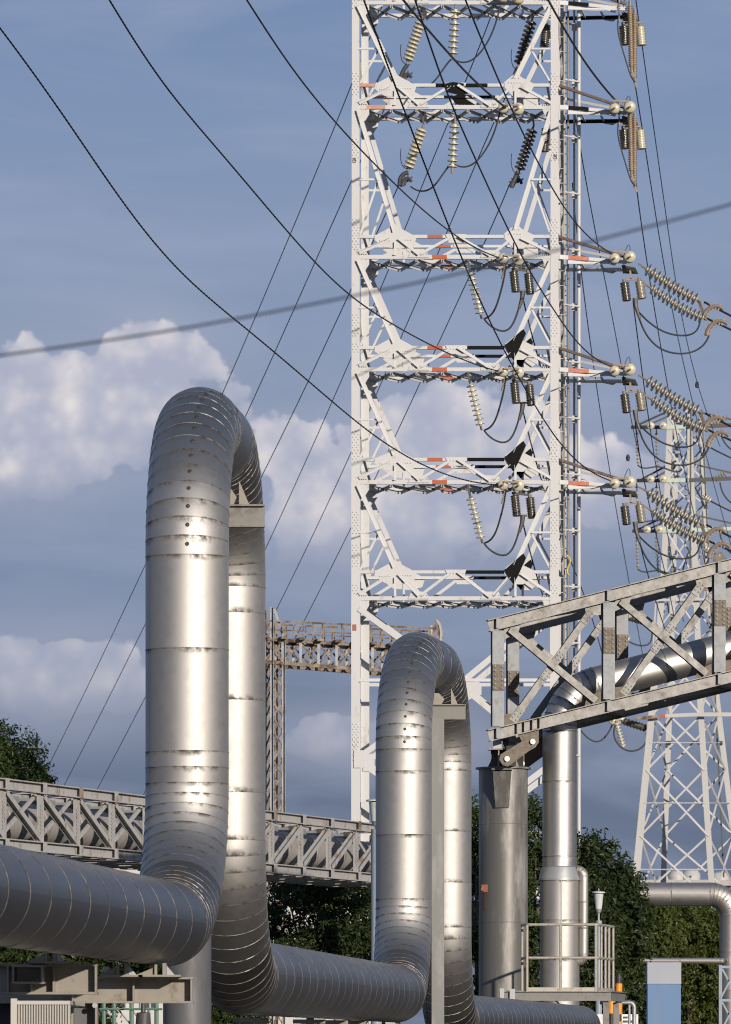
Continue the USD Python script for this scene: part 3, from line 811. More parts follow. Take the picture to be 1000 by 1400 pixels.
def truss():
    t = thing('truss_bridge', 'sloping grey steel truss pipe bridge resting on a stout pillar at right', 'pipe bridge')
    s = YT / F
    up_ = (0, 0, 1)
    fd = unit((tr(1000, 900) - tr(680, 900)) * [1, 1, 0])   # along the truss in plan
    fn = np.array([fd[1], -fd[0], 0])             # outwards, to the viewer
    X1 = 1290
    for k in (0, 1):
        fr = thing('side_frame', parent=t)
        out = fn if k == 0 else -fn
        # plan-view beams: web on the outside like a channel
        for cfun, nm in ((ctop, 'top_chord'), (cbot, 'bottom_chord')):
            a, b = tr(668, cfun(668), k), tr(X1, cfun(X1), k)
            hh = 0.285
            obj(nm, MB().ibeam(a, b, hh, 0.28, 0.022, 0.016), 'truss_steel', fr)
            for px in (680.5, 832, 983.5, 1134, 1285):
                c = tr(px, cfun(px), k) - np.array([0, 0, 0])
                obj('stiffener', MB().cuboid(c + fn * .07, fd * .055, fn * .062, np.array([0, 0, .118])), 'truss_post', fr)
        if k == 0:
            for px in (706, 716, 727, 737):
                c = tr(px, cbot(px), 0)
                obj('stiffener', MB().cuboid(c + fn * .07, fd * .009, fn * .062, np.array([0, 0, .118])), 'truss_steel', fr)
        posts = [680.5, 832, 983.5, 1134, 1285]
        for i, px in enumerate(posts):
            a, b = tr(px, cbot(px) - 9.5, k), tr(px, ctop(px) + 9.5, k)
            wd = 0.285
            obj('post', MB().ibeam(a, b, 0.2, wd, 0.02, 0.016, up=tuple(fn)), 'truss_post', fr)
            f0 = 0.38 if i == 0 else 0.60
            m0 = (a + b) / 2 + np.array([0, 0, (0.02 if i == 0 else .24)])
            sp = obj('splice_plate', MB().cuboid(m0 + fn * .115, fd * wd / 2 * .98, fn * .011, np.array([0, 0, .31])), 'brown_plate', fr)
            bl = MB()
            for z in np.linspace(-.26, .26, 6):
                for x in (-.085, .085):
                    bl.lathe([(.026, 0), (.026, .028), (.026, .028), (0, .032)], m0 + fn * .126 + fd * x + np.array([0, 0, z]), fn, 6)
            tag(obj('bolts', bl, 'truss_steel', sp), kind='stuff')
        for i in range(4):
            xa, xb = posts[i], posts[i + 1]
            # falling diagonal, one piece, in front
            p0, p1 = tr(xa + 16, ctop(xa + 16) + 12, k) + out * .03, tr(xb - 18, cbot(xb - 18) - 12, k) + out * .03
            obj('diagonal', MB().ibeam(p0, p1, .15, .16, .014, .012, up=tuple(fn)), 'truss_steel', fr)
            # rising diagonal, two pieces that meet at a plate behind it
            r0, r1 = tr(xa + 20, cbot(xa + 20) - 11, k) - out * .10, tr(xb - 20, ctop(xb - 20) + 13, k) - out * .10
            mid = (r0 + r1) / 2
            d = unit(r1 - r0)
            obj('diagonal', MB().ibeam(r0, mid - d * .05, .15, .16, .014, .012, up=tuple(fn)), 'truss_steel', fr)
            obj('diagonal', MB().ibeam(mid + d * .05, r1, .15, .16, .014, .012, up=tuple(fn)), 'truss_steel', fr)
            pl = obj('splice_plate', MB().bar(mid - d * .42, mid + d * .42, .19, .02, up=tuple(fn), rise=.086), 'truss_steel', fr)
            bl = MB()
            for q in (-.36, -.28, -.2, .2, .28, .36):
                for w in (-.05, .05):
                    bl.lathe([(.022, 0), (.022, .024), (.022, .024), (0, .027)], mid + d * q + np.cross(d, fn) * w + fn * .097, fn, 6)
            tag(obj('bolts', bl, 'truss_post', pl), kind='stuff')
            for e, sg in ((r0, 1), (r1, -1)):
                pl = obj('splice_plate', MB().bar(e + d * sg * .02, e + d * sg * .42, .19, .02, up=tuple(fn), rise=.086), 'truss_steel', fr)
                bl = MB()
                for q in (.1, .2, .3):
                    for w in (-.05, .05):
                        bl.lathe([(.022, 0), (.022, .024), (.022, .024), (0, .027)], e + d * sg * q + np.cross(d, fn) * w + fn * .097, fn, 6)
                tag(obj('bolts', bl, 'truss_post', pl), kind='stuff')
            # corner gussets
            for px, cf, sx, sy in ((xa, ctop, 1, 1), (xb, ctop, -1, 1), (xa, cbot, 1, -1), (xb, cbot, -1, -1)):
                p = [(px + sx * 9.5, cf(px + sx * 9.5) + sy * 8.5), (px + sx * 32, cf(px + sx * 32) + sy * 8.5), (px + sx * 29, cf(px + sx * 32) + sy * 20), (px + sx * 9.5, cf(px + sx * 9.5) + sy * 24)]
                obj('gusset_plate', MB().plate([tr(x, y, k) - out * .02 for x, y in p], fn, .016), 'truss_steel' if cf is ctop else 'brown_plate', fr)
    for px in (680.5, 832, 983.5, 1134, 1285):
        for cf in (ctop, cbot):
            obj('cross_beam', MB().bar(tr(px, cf(px), .06), tr(px, cf(px), .94), .2, .22), 'truss_steel', t)
    for xa, xb in ((680, 832), (832, 983), (983, 1134), (1134, 1285)):
        obj('wind_brace', MB().bar(tr(xa + 8, ctop(xa + 8), .08), tr(xb - 8, ctop(xb - 8), .92), .1, .1), 'truss_steel', t)
        obj('wind_brace', MB().bar(tr(xa + 8, cbot(xa + 8) + 2, .08), tr(xb - 8, cbot(xb - 8) + 2, .92), .1, .1), 'truss_steel', t)
    # lifting lug on the top chord
    c = tr(984, ctop(984) - 8, 0)
    pts = [c + fd * x + np.array([0, 0, z]) for x, z in ((-.15, -.02), (.15, -.02), (.13, .13), (.08, .21), (0, .24), (-.08, .21), (-.13, .13))]
    lug = obj('lifting_lug', MB().plate(pts, fn, .03), 'brown_plate', t)
    obj('pin', MB().cyl(c + [0, 0, .14] + fn * .013, c + [0, 0, .14] + fn * .03, .028, 10), 'truss_post', lug)
    # seismic link: ear under the chord, ear on the pedestal, link bar
    for k in (0, 1):
        lk = thing('seismic_link', parent=t)
        e = [(708, 1001), (737, 993), (737, 1013), (731, 1021), (718, 1021)]
        obj('upper_ear', MB().plate([tr(x, y + 2, k) for x, y in e], fn, .05), 'brown_plate', lk)
        a, b = tr(692, 1038, k) + fn * .06, tr(727, 1014.5, k) + fn * .06
        d = unit(b - a); n2 = np.cross(d, fn)
        obj('link_bar', MB().plate([a - d * .16 - n2 * .08, a - d * .06 - n2 * .17, b + d * .06 - n2 * .13, b + d * .14 - n2 * .06, b + d * .14 + n2 * .06, b + d * .06 + n2 * .13, a - d * .06 + n2 * .17, a - d * .16 + n2 * .08], fn, .05), 'brown_plate', lk)
        for p in (a, b):
            obj('pin', MB().cyl(p + fn * .024, p + fn * .09, .065, 12), 'galvanised', lk)
    # pillar
    pl = thing('bridge_pillar', 'stout round steel pillar with a flat cap under the truss bridge', 'pillar')
    cx = P(688.5, 0, 140.3)[0]
    zt = P(0, 1052, 140.3)[2]
    r = 0.588
    obj('shaft', MB().lathe([(r, 0), (r, zt * .3), (r, zt * .6), (r, zt)], [cx, 140.3, 0], (0, 0, 1), 56), 'pillar_steel', pl, smooth=True)
    obj('cap_plate', MB().lathe([(0, 0), (r + .08, 0), (r + .08, 0), (r + .08, .04), (r + .08, .04), (0, .04)], [cx, 140.3, zt], (0, 0, 1), 56), 'pillar_steel', pl, smooth=30)
    yb = 140.3 - r - .06
    b0 = lambda px, py, dy=0.0: P(px, py, yb + dy)
    br = thing('bracket', parent=pl)
    for nm, pts in (('face_plate', [(674, 1054), (699.5, 1054), (696, 1104), (678, 1104)]),):
        obj(nm, MB().plate([b0(x, y, -.28 if y < 1100 else .02) for x, y in pts], (0, -1, -.35), .03), 'pillar_steel', br)
    for sx in ((674.5, 678.3), (699, 695.8)):
        obj('side_plate', MB().plate([b0(sx[0], 1054, -.28), b0(sx[0], 1054, .12), b0(sx[1], 1104, .12), b0(sx[1], 1104, .0)], (1, 0, 0), .02), 'pillar_steel', br)
    obj('top_plate', MB().cuboid(P(686.5, 1052.5, yb - .05), np.array([.25, 0, 0]), np.array([0, .32, 0]), np.array([0, 0, .016])), 'pillar_steel', br)
    # pedestals under both side frames, with a cross wall between
    for k in (0, 1):
        pd = thing('pedestal', parent=pl)
        c = tr(683, 1020, k); c[1] = tr(683, 1020, k)[1] if k else yb + .12
        z0, z1 = P(0, 1050.5, 140)[2] + .03, P(0, 1026.5, 140)[2]
        zz = P(0, 1010.5, 140)[2]
        obj('web', MB().cuboid([c[0], c[1], (z0 + z1) / 2], np.array([.016, 0, 0]), np.array([0, .14, 0]), np.array([0, 0, (z1 - z0) / 2])), 'support_steel', pd)
        obj('back_plate', MB().cuboid([c[0], c[1] + .15, (z0 + z1) / 2], np.array([.18, 0, 0]), np.array([0, .01, 0]), np.array([0, 0, (z1 - z0) / 2])), 'dark_steel', pd)
        obj('bearing_plate', MB().cuboid([c[0], c[1], z1 + .018], np.array([.25, 0, 0]), np.array([0, .2, 0]), np.array([0, 0, .017])), 'support_steel', pd)
        obj('bearing_block', MB().cuboid([c[0] - .03, c[1], (z1 + .036 + zz) / 2], np.array([.10, 0, 0]), np.array([0, .12, 0]), np.array([0, 0, (zz - z1 - .036) / 2])), 'galvanised', pd)
        obj('bearing_wall', MB().cuboid([c[0] + .17, c[1] + .1, (z1 + .036 + zz) / 2], np.array([.07, 0, 0]), np.array([0, .1, 0]), np.array([0, 0, (zz - z1 - .036) / 2])), 'dark_steel', pd)
    a = tr(694, 1040, .15); b = tr(694, 1040, .85)
    obj('cross_wall', MB().bar([a[0], a[1], zt + .28], [b[0], b[1], zt + .28], .16, .48), 'dark_steel', pl)
    cc = P(676, 1038, 140.4)
    obj('gusset_plate', MB().plate([P(666, 1051, 140.6), P(678, 1028, 140.6), P(678, 1051, 140.6)], (0, 1, 0), .03), 'dark_steel', pl)
    obj('gusset_plate', MB().plate([P(699, 1051, 139.9), P(699, 1036, 139.9), P(706, 1038, 139.9), P(711, 1051, 139.9)], (0, 1, 0), .03), 'pillar_steel', pl)
    for y in (1128, 1262):
        zz = P(0, y, 140.3)[2]
        obj('weld_seam', MB().lathe([(r - .002, 0), (r + .006, .008), (r + .006, .02), (r - .002, .028)], [cx, 140.3, zz], (0, 0, 1), 56), 'pillar_steel', pl, smooth=30)

    def shell(a0, a1, y0, y1, off, wob, mm, nm):
        """a thin patch of paint or rust that lies on the shaft"""
        z1, z0 = P(0, y0, 140.3)[2], P(0, y1, 140.3)[2]
        na, nz = 9, 9
        v = []
        for j in range(nz):
            f_ = j / (nz - 1)
            e = math.sqrt(max(0.0, 1 - (2 * f_ - 1) ** 4))
            for i in range(na):
                g_ = (i / (na - 1) - .5) * e * (1 + wob * math.sin(7 * f_ + i)) + .5
                a = a0 + (a1 - a0) * g_
                v.append([cx + (r + off) * math.cos(a), 140.3 + (r + off) * math.sin(a), z0 + (z1 - z0) * f_])
        f = [[j * na + i, j * na + i + 1, (j + 1) * na + i + 1, (j + 1) * na + i] for j in range(nz - 1) for i in range(na - 1)]
        obj(nm, (np.array(v), np.array(f)), mm, pl, smooth=True)
    shell(3.82, 3.92, 1216, 1246, .007, .35, 'rust_orange', 'rust_run')
    # rusty hook on the pillar
    hk = P(663, 1215, 140.3 - .40)
    obj('rusty_hook', MB().cuboid(hk, np.array([.075, 0, 0]), np.array([0, .06, 0]), np.array([0, 0, .09])).cyl(hk + [-.05, -.05, -.04], hk + [-.05, -.16, -.02], .045, 8), 'rust_orange', pl)


truss()

# riser pipe through the truss
riser = thing('riser_pipe', 'silver riser pipe that bends into the truss bridge behind the pillar', 'pipe')
YR = 140.6
xr = P(765.5, 0, YR)[0]
dirx = np.array([P(895, 914, YR)[0] - xr, 0, 0])
pt_c = P(895, 914, YR + (895 - 765) / 330.0 * 1.1)
corner = P(765.5, 948, YR)
drn = unit(pt_c - corner)
rp = [np.array([xr, YR, P(0, 1186, YR)[2] + .02]), corner, corner + drn * 11.5]
pipe_bands(riser, rp, 0.412, 1.18, 'aluminium_satin', bend_bands=11, n=48, sheet=1.9, cuts={0: [.25, 2.05, 3.25, 3.72, 3.9, 4.05, 4.2]}, lip=.012)
low = [np.array([xr, YR, P(0, 1420, YR)[2]]), np.array([xr, YR, P(0, 1204, YR)[2]])]
pipe_bands(riser, low, 0.475, 1.0, 'aluminium_cladding', n=48, sheet=1.05, name='lower_casing')
z = P(0, 1204, YR)[2]
obj('flange_ring', MB().lathe([(.42, .0), (.50, .0), (.50, .0), (.50, .05), (.50, .05), (.43, .30), (.41, .33)], [xr, YR, z], (0, 0, 1), 48), 'galvanised', riser, smooth=30)
z0 = P(0, 1296, YR)[2]; 
for dx in (.04,):
    obj('seam_strip', MB().cuboid([xr + .03, YR - .478, (z0 + z) / 2], np.array([.012, 0, 0]), np.array([0, .006, 0]), np.array([0, 0, (z - z0) / 2])), 'galvanised', riser)
bp = thing('bypass_pipe', 'slim bypass pipe beside the riser pipe behind the platform railing', 'pipe')
xb = P(798, 0, YR)[0]
za, zb_ = P(0, 1190, YR)[2], P(0, 1315, YR)[2]
pipe_bands(bp, [np.array([xr + .25, YR - .1, za]), np.array([xb, YR - .1, za]), np.array([xb, YR - .1, zb_]), np.array([xr + .3, YR - .1, zb_])], 0.115, 0.16, 'aluminium_cladding', bend_bands=4, n=24, sheet=.75, lip=.006)

# ------------------------------------------------------------------ railed platform
def platform():
    t = thing('railed_platform', 'small railed steel platform between the pillar and the bowl lamp', 'platform')
    Y = 134.5
    e = np.array([.46, 2.6, 0])
    A, B = P(721, 1356, Y), P(815, 1356, Y)
    BL = P(683, 1356, Y)
    zf = A[2]
    hb = .215
    obj('floor_beam', MB().ibeam(BL - [0, 0, hb / 2], B + [.35, 0, -hb / 2], hb, .12, .014, .012), 'truss_steel', t)
    obj('floor_beam', MB().ibeam(B + [.33, .08, -hb / 2], B + [.33, .08, -hb / 2] + e, hb, .12, .014, .012), 'truss_steel', t)
    obj('floor_plate', MB().plate([BL + [.1, .07, .012], B + [.3, .07, .012], B + [.3, 0, .012] + e, BL + [.1, 0, .012] + e], (0, 0, 1), .016), 'support_steel', t)
    obj('end_plate', MB().cuboid(BL + [.06, -.07, -.1], np.array([.05, 0, 0]), np.array([0, .012, 0]), np.array([0, 0, .17])), 'galvanised', t)
    obj('end_plate', MB().cuboid(BL + [.30, -.07, -.08], np.array([.06, 0, 0]), np.array([0, .012, 0]), np.array([0, 0, .14])), 'galvanised', t)
    zt, zm, zk = P(0, 1264.5, Y)[2], P(0, 1310, Y)[2], P(0, 1350, Y)[2]
    r = .034
    for f in (0.0, .49, 1.0):
        q = A + (B - A) * f
        obj('railing_post', MB().cyl(q, [q[0], q[1], zt - .01], r * .95, 10), 'railing_paint', t, smooth=30)
    for f in (.22, .48, .72, 1.0):
        q = B + [.05, 0, 0] + e * f
        obj('railing_post', MB().cyl(q, [q[0], q[1], zt - .01], r * .9, 10), 'railing_paint', t, smooth=30)
    q = A + [-.10, .5, 0]
    obj('railing_post', MB().cyl(q, [q[0], q[1], zt - .01], r * .9, 10), 'railing_paint', t, smooth=30)
    for z, nm in ((zt, 'top_rail'), (zm, 'middle_rail')):
        pts = arc_path([[q[0], q[1], z], [A[0], A[1], z], [B[0] + .05, B[1], z], [B[0] + .05 + e[0], B[1] + e[1], z]], .08, math.radians(20))
        obj(nm, MB().tube(pts, r, 10), 'railing_paint', t, smooth=30)
    m = MB().bar([A[0], A[1] - .01, (zk + zf) / 2], [B[0], B[1] - .01, (zk + zf) / 2], .012, zk - zf - .01)
    obj('toe_board', m, 'railing_paint', t)
    m = MB().bar([B[0] + .06, B[1] + .03, (zk + zf) / 2], [B[0] + .06 + e[0], B[1] + e[1], (zk + zf) / 2], .012, zk - zf - .01)
    obj('toe_board', m, 'railing_paint', t)
    for a, b in (((757, 1371), (788, 1402)),):
        obj('strut', MB().ibeam(P(a[0], a[1], Y), P(b[0], b[1] + 6, Y + .2), .18, .14, .014, .012), 'truss_steel', t)
    for x in (829, 843):
        q = P(x, 1371, Y + (0.1 if x < 835 else 1.8))
        obj('leg', MB().ibeam([q[0], q[1], 0], q, .14, .14, .012, .01, up=(0, 1, 0)), 'truss_steel', t)


platform()

# marker post, handrail, sign, blue duct, right pipe
Y = 141.0
t = thing('marker_post', 'slim marker post with black and orange bands beside the platform', 'marker post', 'banded marker posts')
x = P(846.5, 0, Y)[0]
zz = [P(0, p, Y)[2] for p in (1331, 1345, 1360, 1372, 1387, 1397, 1409, 1440)]
cols = ['plug_dark', 'signal_orange', 'plug_dark', 'signal_orange', 'plug_dark', 'signal_orange', 'plug_dark']
for i in range(7):
    w = .075 if i == 0 else .085 if i % 2 else .07
    obj('band', MB().lathe([(w * (.5 if i == 0 else 1), zz[i] - zz[i + 1]), (w, (zz[i] - zz[i + 1]) * (.7 if i == 0 else 1)), (w, 0)][::-1], [x, Y, zz[i + 1]], (0, 0, 1), 14), cols[i], t, smooth=30)
obj('band', MB().lathe([(.07, 0), (.07, zz[7])], [x, Y, 0], (0, 0, 1), 14), 'plug_dark', t, smooth=30)
t = thing('marker_post', 'orange topped marker post mostly hidden behind the platform corner', 'marker post', 'banded marker posts')
x = P(836, 0, 143)[0]
z1, z2 = P(0, 1364, 143)[2], P(0, 1386, 143)[2]
obj('band', MB().lathe([(.09, 0), (.09, z1 - z2), (.09, z1 - z2), (0, z1 - z2 + .01)], [x, 143, z2], (0, 0, 1), 14), 'signal_orange', t, smooth=30)
obj('band', MB().lathe([(.07, 0), (.07, z2)], [x, 143, 0], (0, 0, 1), 14), 'plug_dark', t, smooth=30)
t = thing('hoop_barrier', 'bent grey tube barrier right of the banded marker post', 'barrier')
a, b = P(848, 1371, 143), P(867.5, 1371, 143)
obj('hoop', MB().tube(arc_path([[a[0] - .45, 143.4, a[2]], a, b, [b[0], 143, 0]], .12, math.radians(15)), .05, 12), 'galvanised', t, smooth=30)
c = P(861, 1374, 142.96)
obj('inner_tube', MB().tube(np.array([[c[0], 143, 0], [c[0], 143, c[2]]]), .03, 10), 'galvanised', t, smooth=30)
t = thing('notice_board', 'low white notice board behind the hoop barrier with dark lettering', 'sign')
a, b = P(816, 1387, 145), P(873, 1387, 145)
obj('panel', MB().cuboid([(a[0] + b[0]) / 2, 145, a[2] - .35], np.array([(b[0] - a[0]) / 2, 0, 0]), np.array([0, .02, 0]), np.array([0, 0, .35])), 'sign_white', t)
for px in (822, 868):
    q = P(px, 1400, 145.06)
    obj('leg', MB().bar([q[0], q[1], 0], [q[0], q[1], a[2] - .1], .06, .06, up=(0, 1, 0)), 'galvanised', t)
tx = MB()
for px in np.arange(838, 870, 2.2):
    for py in (1391.5, 1397):
        if rng.random() < .8:
            c = P(px, py, 144.972)
            tx.cuboid(c, np.array([.012 + rng.random() * .012, 0, 0]), np.array([0, .003, 0]), np.array([0, 0, .018 + rng.random() * .012]))
tag(obj('lettering', tx, 'dark_steel', t), kind='stuff')

t = thing('blue_duct', 'tall flat light blue duct with a pale grey top beside the trees', 'duct')
Y = 152
a, b = P(886, 1316, Y), P(931.5, 1316, Y)
zc = P(0, 1343.5, Y)[2]
w = (b[0] - a[0]) / 2
cx = (a[0] + b[0]) / 2
obj('casing', MB().cuboid([cx, Y + .35, zc / 2 - .003], np.array([w, 0, 0]), np.array([0, .35, 0]), np.array([0, 0, zc / 2 - .003])), 'sky_blue_paint', t)
obj('hood', MB().cuboid([cx, Y + .35, (zc + a[2]) / 2], np.array([w + .006, 0, 0]), np.array([0, .356, 0]), np.array([0, 0, (a[2] - zc) / 2])), 'pale_grey_paint', t)
obj('edge_strip', MB().cuboid([cx, Y - .012, zc - .02], np.array([w + .01, 0, 0]), np.array([0, .008, 0]), np.array([0, 0, .02])), 'pale_grey_paint', t)

t = thing('elbow_pipe', 'dull silver pipe along the tree tops that bends down at the right edge', 'pipe')
Y = 170.0
a, b = P(760, 1223, Y), P(1000.5, 1223, Y)
pipe_bands(t, [a, b, [b[0], Y, -.05]], .345, .62, 'aluminium_dull', bend_bands=9, n=40, sheet=1.1, lip=.008)
t = thing('thin_pipe', 'thin silver pipe ending above the blue duct', 'pipe')
a, b = P(876, 1314, 168), P(991, 1314, 168)
pipe_bands(t, [a, b, b + [0.12, 1.6, 0]], .085, .1, 'aluminium_cladding', bend_bands=4, n=20, sheet=1.5, lip=.005)
t = thing('lattice_column', 'pale blue lattice column under the bent pipe at the right edge', 'column')
a, b = P(985.5, 1320, 166), P(1010, 1320, 166)
for q in (a, b):
    obj('leg', MB().bar([q[0], 166, 0], q, .09, .09, up=(0, 1, 0)), 'blue_grey_post', t)
zs = np.linspace(a[2], 0.1, 5)
for i in range(4):
    for u, v in ((a, b), (b, a)):
        obj('diagonal', MB().bar([u[0], 166.0 + (.05 if u is a else -.05), zs[i]], [v[0], 166.0 + (.05 if u is a else -.05), zs[i + 1]], .03, .05), 'blue_grey_post', t)
    obj('rung', MB().bar([a[0], 166, zs[i] - .05], [b[0], 166, zs[i] - .05], .04, .07), 'blue_grey_post', t)

#PART2
# ------------------------------------------------------------------ the white transmission tower
YW = 190.0
TW = np.array([0.30, 2.4, 0.0])


def tw(px, py, k=0.0):
    return P(px, py, YW) + TW * k


LV = [(-28, 3), (116, 146), (323, 351), (475, 505), (628, 659), (782, 818)]      # upper and lower chord of each crossbeam
BEAM = ['topmost', 'second', 'third', 'fourth', 'fifth', 'lowest']


def tower():
    t = thing('transmission_tower', 'tall white lattice transmission tower carrying rows of insulators behind the pipe loops', 'tower')
    S = YW / F
    fy = (0, -1, 0)
    bolts = MB()

    def bolt(p, r=.022):
        bolts.lathe([(r, 0), (r, .03), (r, .03), (0, .035)], p, (0, -1, 0), 5)

    def mem(name, a, b, k, w, mat_, par, dz=0.0, ang=True):
        off = np.array([0, dz, 0])
        m = MB()
        p0, p1 = tw(*a, k) + off, tw(*b, k) + off
        if ang:
            m.angle(p0, p1, w, .014, up=(0, -1 if k == 0 else 1, 0), flip=1)
            # the second leg of the section points to the tower's inside
        else:
            m.bar(p0, p1, w, .03, up=fy)
        return obj(name, m, mat_, par)

    def gus(pts, k, mat_, par, dz=-.03):
        n = obj('gusset_plate', MB().plate([tw(x, y, k) + [0, dz, 0] for x, y in pts], fy, .02), mat_, par)
        return n

    # legs: plates on two sides
    zg = HY + EYE / S
    for x, k, sx in ((486.5, 0, -1), (486.5, 1, -1), (758.5, 0, 1), (758.5, 1, 1)):
        lg = thing('leg', parent=t)
        segs = [(-60, 145, .24), (145, 350, .255), (350, 505, .265), (505, 660, .275), (660, 818, .285), (818, zg, .29)]
        for y0, y1, w in segs:
            p0, p1 = tw(x, y1, k), tw(x, y0, k)
            if y1 > 1400:
                p0[2] = 0
            m = MB().bar(p0, p1, w, .022, up=fy)
            obj('front_flange', m, 'tower_white', lg)
            m = MB().bar(p0 + [sx * (w / 2 - .011), (.14 if k == 0 else -.14), 0], p1 + [sx * (w / 2 - .011), (.14 if k == 0 else -.14), 0], .022, .25, up=fy)
            obj('side_flange', m, 'tower_white', lg)
    for x, k in ((486.5, 0), (758.5, 0)):
        for yc in (-18, 100, 190, 300, 330, 430, 470, 590, 620, 700, 745, 800, 990, 1010):
            n = 9 if yc not in (330, 470, 620, 800) else 4
            for j in range(n):
                for i, dx in enumerate((-3.6, -1.2, 1.4, 3.8)):
                    if (i + j) % 2 == 0:
                        bolt(tw(x + dx, yc + j * 3.6, k) + [0, -.011, 0], .02)
    # step bolts on the right leg
    steps = MB()
    for y in range(10, 860, 20):
        p = tw(764, y, 0)
        steps.bar(p + [0, .02, 0], p + [.16, .02, 0], .018, .018)
    tag(obj('step_bolts', steps, 'tower_white', t), kind='stuff')

    for li, (yu, yl) in enumerate(LV):
        for k in (0, 1):
            cb = thing('crossbeam', parent=t)
            yl_, yu_ = yl, yu
            # chords, with painted red and orange lengths, and black ones, where the photograph shows them
            if li in (2, 3, 4):
                up_runs = [(492, 584.5, 'tower_white'), (584.5, 605.5, 'orange_paint'), (605.5, 639 if li > 2 else 752, 'tower_white')]
                lo_runs = [(490, 591, 'tower_white'), (591, 611.5, 'orange_paint'), (611.5, 752, 'tower_white')]
                if li > 2:
                    up_runs += [(639, 694, 'tower_black'), (694, 752, 'tower_white')]
            elif li == 1:
                up_runs = [(492, 523, 'faded_red'), (523, 596, 'tower_white'), (596, 667, 'tower_black'), (667, 752, 'tower_white')]
                lo_runs = [(490, 501, 'tower_white'), (501, 527, 'faded_red'), (527, 752, 'tower_white')]
            elif li == 5:
                up_runs = [(492, 636, 'tower_white'), (636, 696, 'tower_black'), (696, 752, 'tower_white')]
                lo_runs = [(490, 752, 'tower_white')]
            else:
                up_runs = [(490, 752, 'tower_white')]
                lo_runs = [(490, 752, 'tower_white')]
            for runs, y, w in ((up_runs, yu, .105), (lo_runs, yl, .13)):
                for x0, x1, mm in runs:
                    nm = 'upper_chord' if y == yu else 'lower_chord'
                    m = MB()
                    p0, p1 = tw(x0, y, k), tw(x1, y, k)
                    m.bar(p0, p1, .016, w, up=(0, 0, 1))
                    sgn = 1 if k == 0 else -1
                    m.bar(p0 + [0, sgn * .07, -w / 2 + .008], p1 + [0, sgn * .07, -w / 2 + .008], .12, .016, up=(0, 0, 1))
                    obj(nm, m, mm, cb)
            W = 'tower_white'
            B = 'tower_black' if li in (3, 4, 5) else W
            # main gusset left
            gus([(540, yu - 17), (546, yu - 12), (570, yu + 1), (566, yu + 13), (548, yu + 17), (526, yu + 15), (512, yu + 5), (513, yu - 1), (530, yu - 10)], k, W, cb)
            # main gusset right
            gus([(706, yu - 17), (714, yu - 10), (732, yu - 1), (727, yu + 8), (716, yu + 17), (703, yu + 17), (690, yu + 3), (690, yu - 4)], k, W, cb)
            if B == 'tower_black':
                gus([(691, yu - 3), (716, yu - 25), (719.5, yu - 19), (709, yu + 5), (702, yu + 17), (696, yu + 8)], k, B, cb, -.075)
                gus([(690, yu - 4), (711, yu - 4), (704, yu + 15), (698, yu + 12)], k, B, cb, -.105)
            # lower gussets
            gus([(563, yl - 9), (583, yl - 9), (587, yl + 1), (558, yl + 1)], k, W, cb, -.034)
            gus([(662, yl - 9), (682, yl - 9), (686, yl + 1), (657, yl + 1)], k, W, cb, -.034)
            gus([(609, yu - 3), (638, yu - 3), (634, yu + 9), (614, yu + 9)], k, W, cb, -.034)
            # corner plates at the legs
            gus([(490, yl - 12), (500, yl - 9), (505, yl - 1), (505, yl + 10), (500, yl + 18), (492, yl + 24)], k, W, cb, .02)
            gus([(754, yl - 9), (748, yl - 9), (742, yl - 1), (742, yl + 4), (746, yl + 12), (753, yl + 14)], k, W, cb, .02)
            if li == 1:
                gus([(605, yu - 1), (620, yu - 4), (634, yu - 2), (640, yu + 12), (628, yu + 14), (612, yu + 10)], k, 'tower_black', cb, -.05)
            # web members
            w = .10
            mem('diagonal', (534, yu + 4), (491, yl - 5), k, w, W, cb, -.05)
            mem('diagonal', (545, yu + 3), (573, yl - 3), k, w, W, cb, -.055)
            mem('diagonal', (576, yl - 4), (614, yu + 3), k, w, W, cb, -.05)
            mem('diagonal', (626, yu), (670, yl - 2), k, w, W, cb, -.055)
            mem('diagonal', (675, yl - 4), (697, yu + 6), k, w, W, cb, -.05)
            mem('diagonal', (712, yu + 2), (754, yl - 5), k, w, W, cb, -.055)
            mem('vertical', (540.5, yu + 8), (540.5, yl - 2), k, .075, W, cb, -.06)
            mem('vertical', (705, yu + 8), (705, yl - 2), k, .075, W, cb, -.06)
            # bolts on the gussets of the front face
            if k == 0:
                for x0, x1, y0, n in ((520, 533, yu + 6, 5), (548, 562, yu + 5, 5), (561, 584, yl - 4, 6), (660, 683, yl - 4, 6), (612, 634, yu + 2, 6), *(() if B == 'tower_black' else ((696, 712, yu - 3, 5), (700, 710, yu - 9, 3))), (493, 502, yl - 4, 4), (743, 752, yl - 3, 4)):
                    for x in np.linspace(x0, x1, n):
                        bolt(tw(x, y0, 0) + [0, -.045, 0], .018)
            # knee braces up to the next crossbeam above
            if li > 0 or True:
                pl = LV[li - 1][1] if li else -170
                mem('knee_brace', (490, pl + 4), (540, yu - 6), k, .15, W, cb, .02)
                mem('knee_brace', (754, pl + 6), (705, yu - 8), k, .15, W, cb, .02)
                f = .56
                ym = pl + (yu - pl) * f
                xl, xr = 490 + 50 * f, 754 - 49 * f
                mem('strut', (491, ym), (xl, ym), k, .07, W, cb)
                mem('strut', (xr, ym), (753, ym), k, .07, W, cb)
                mem('strut', (xl - 1, ym + 2), (493, yu - 3), k, .07, W, cb, .04)
                mem('strut', (xr + 1, ym + 2), (752, yu - 6), k, .07, W, cb, .04)
        # floor lacing between front and back faces
        lc = thing('floor_lacing', parent=t)
        xs = np.linspace(500, 745, 8)
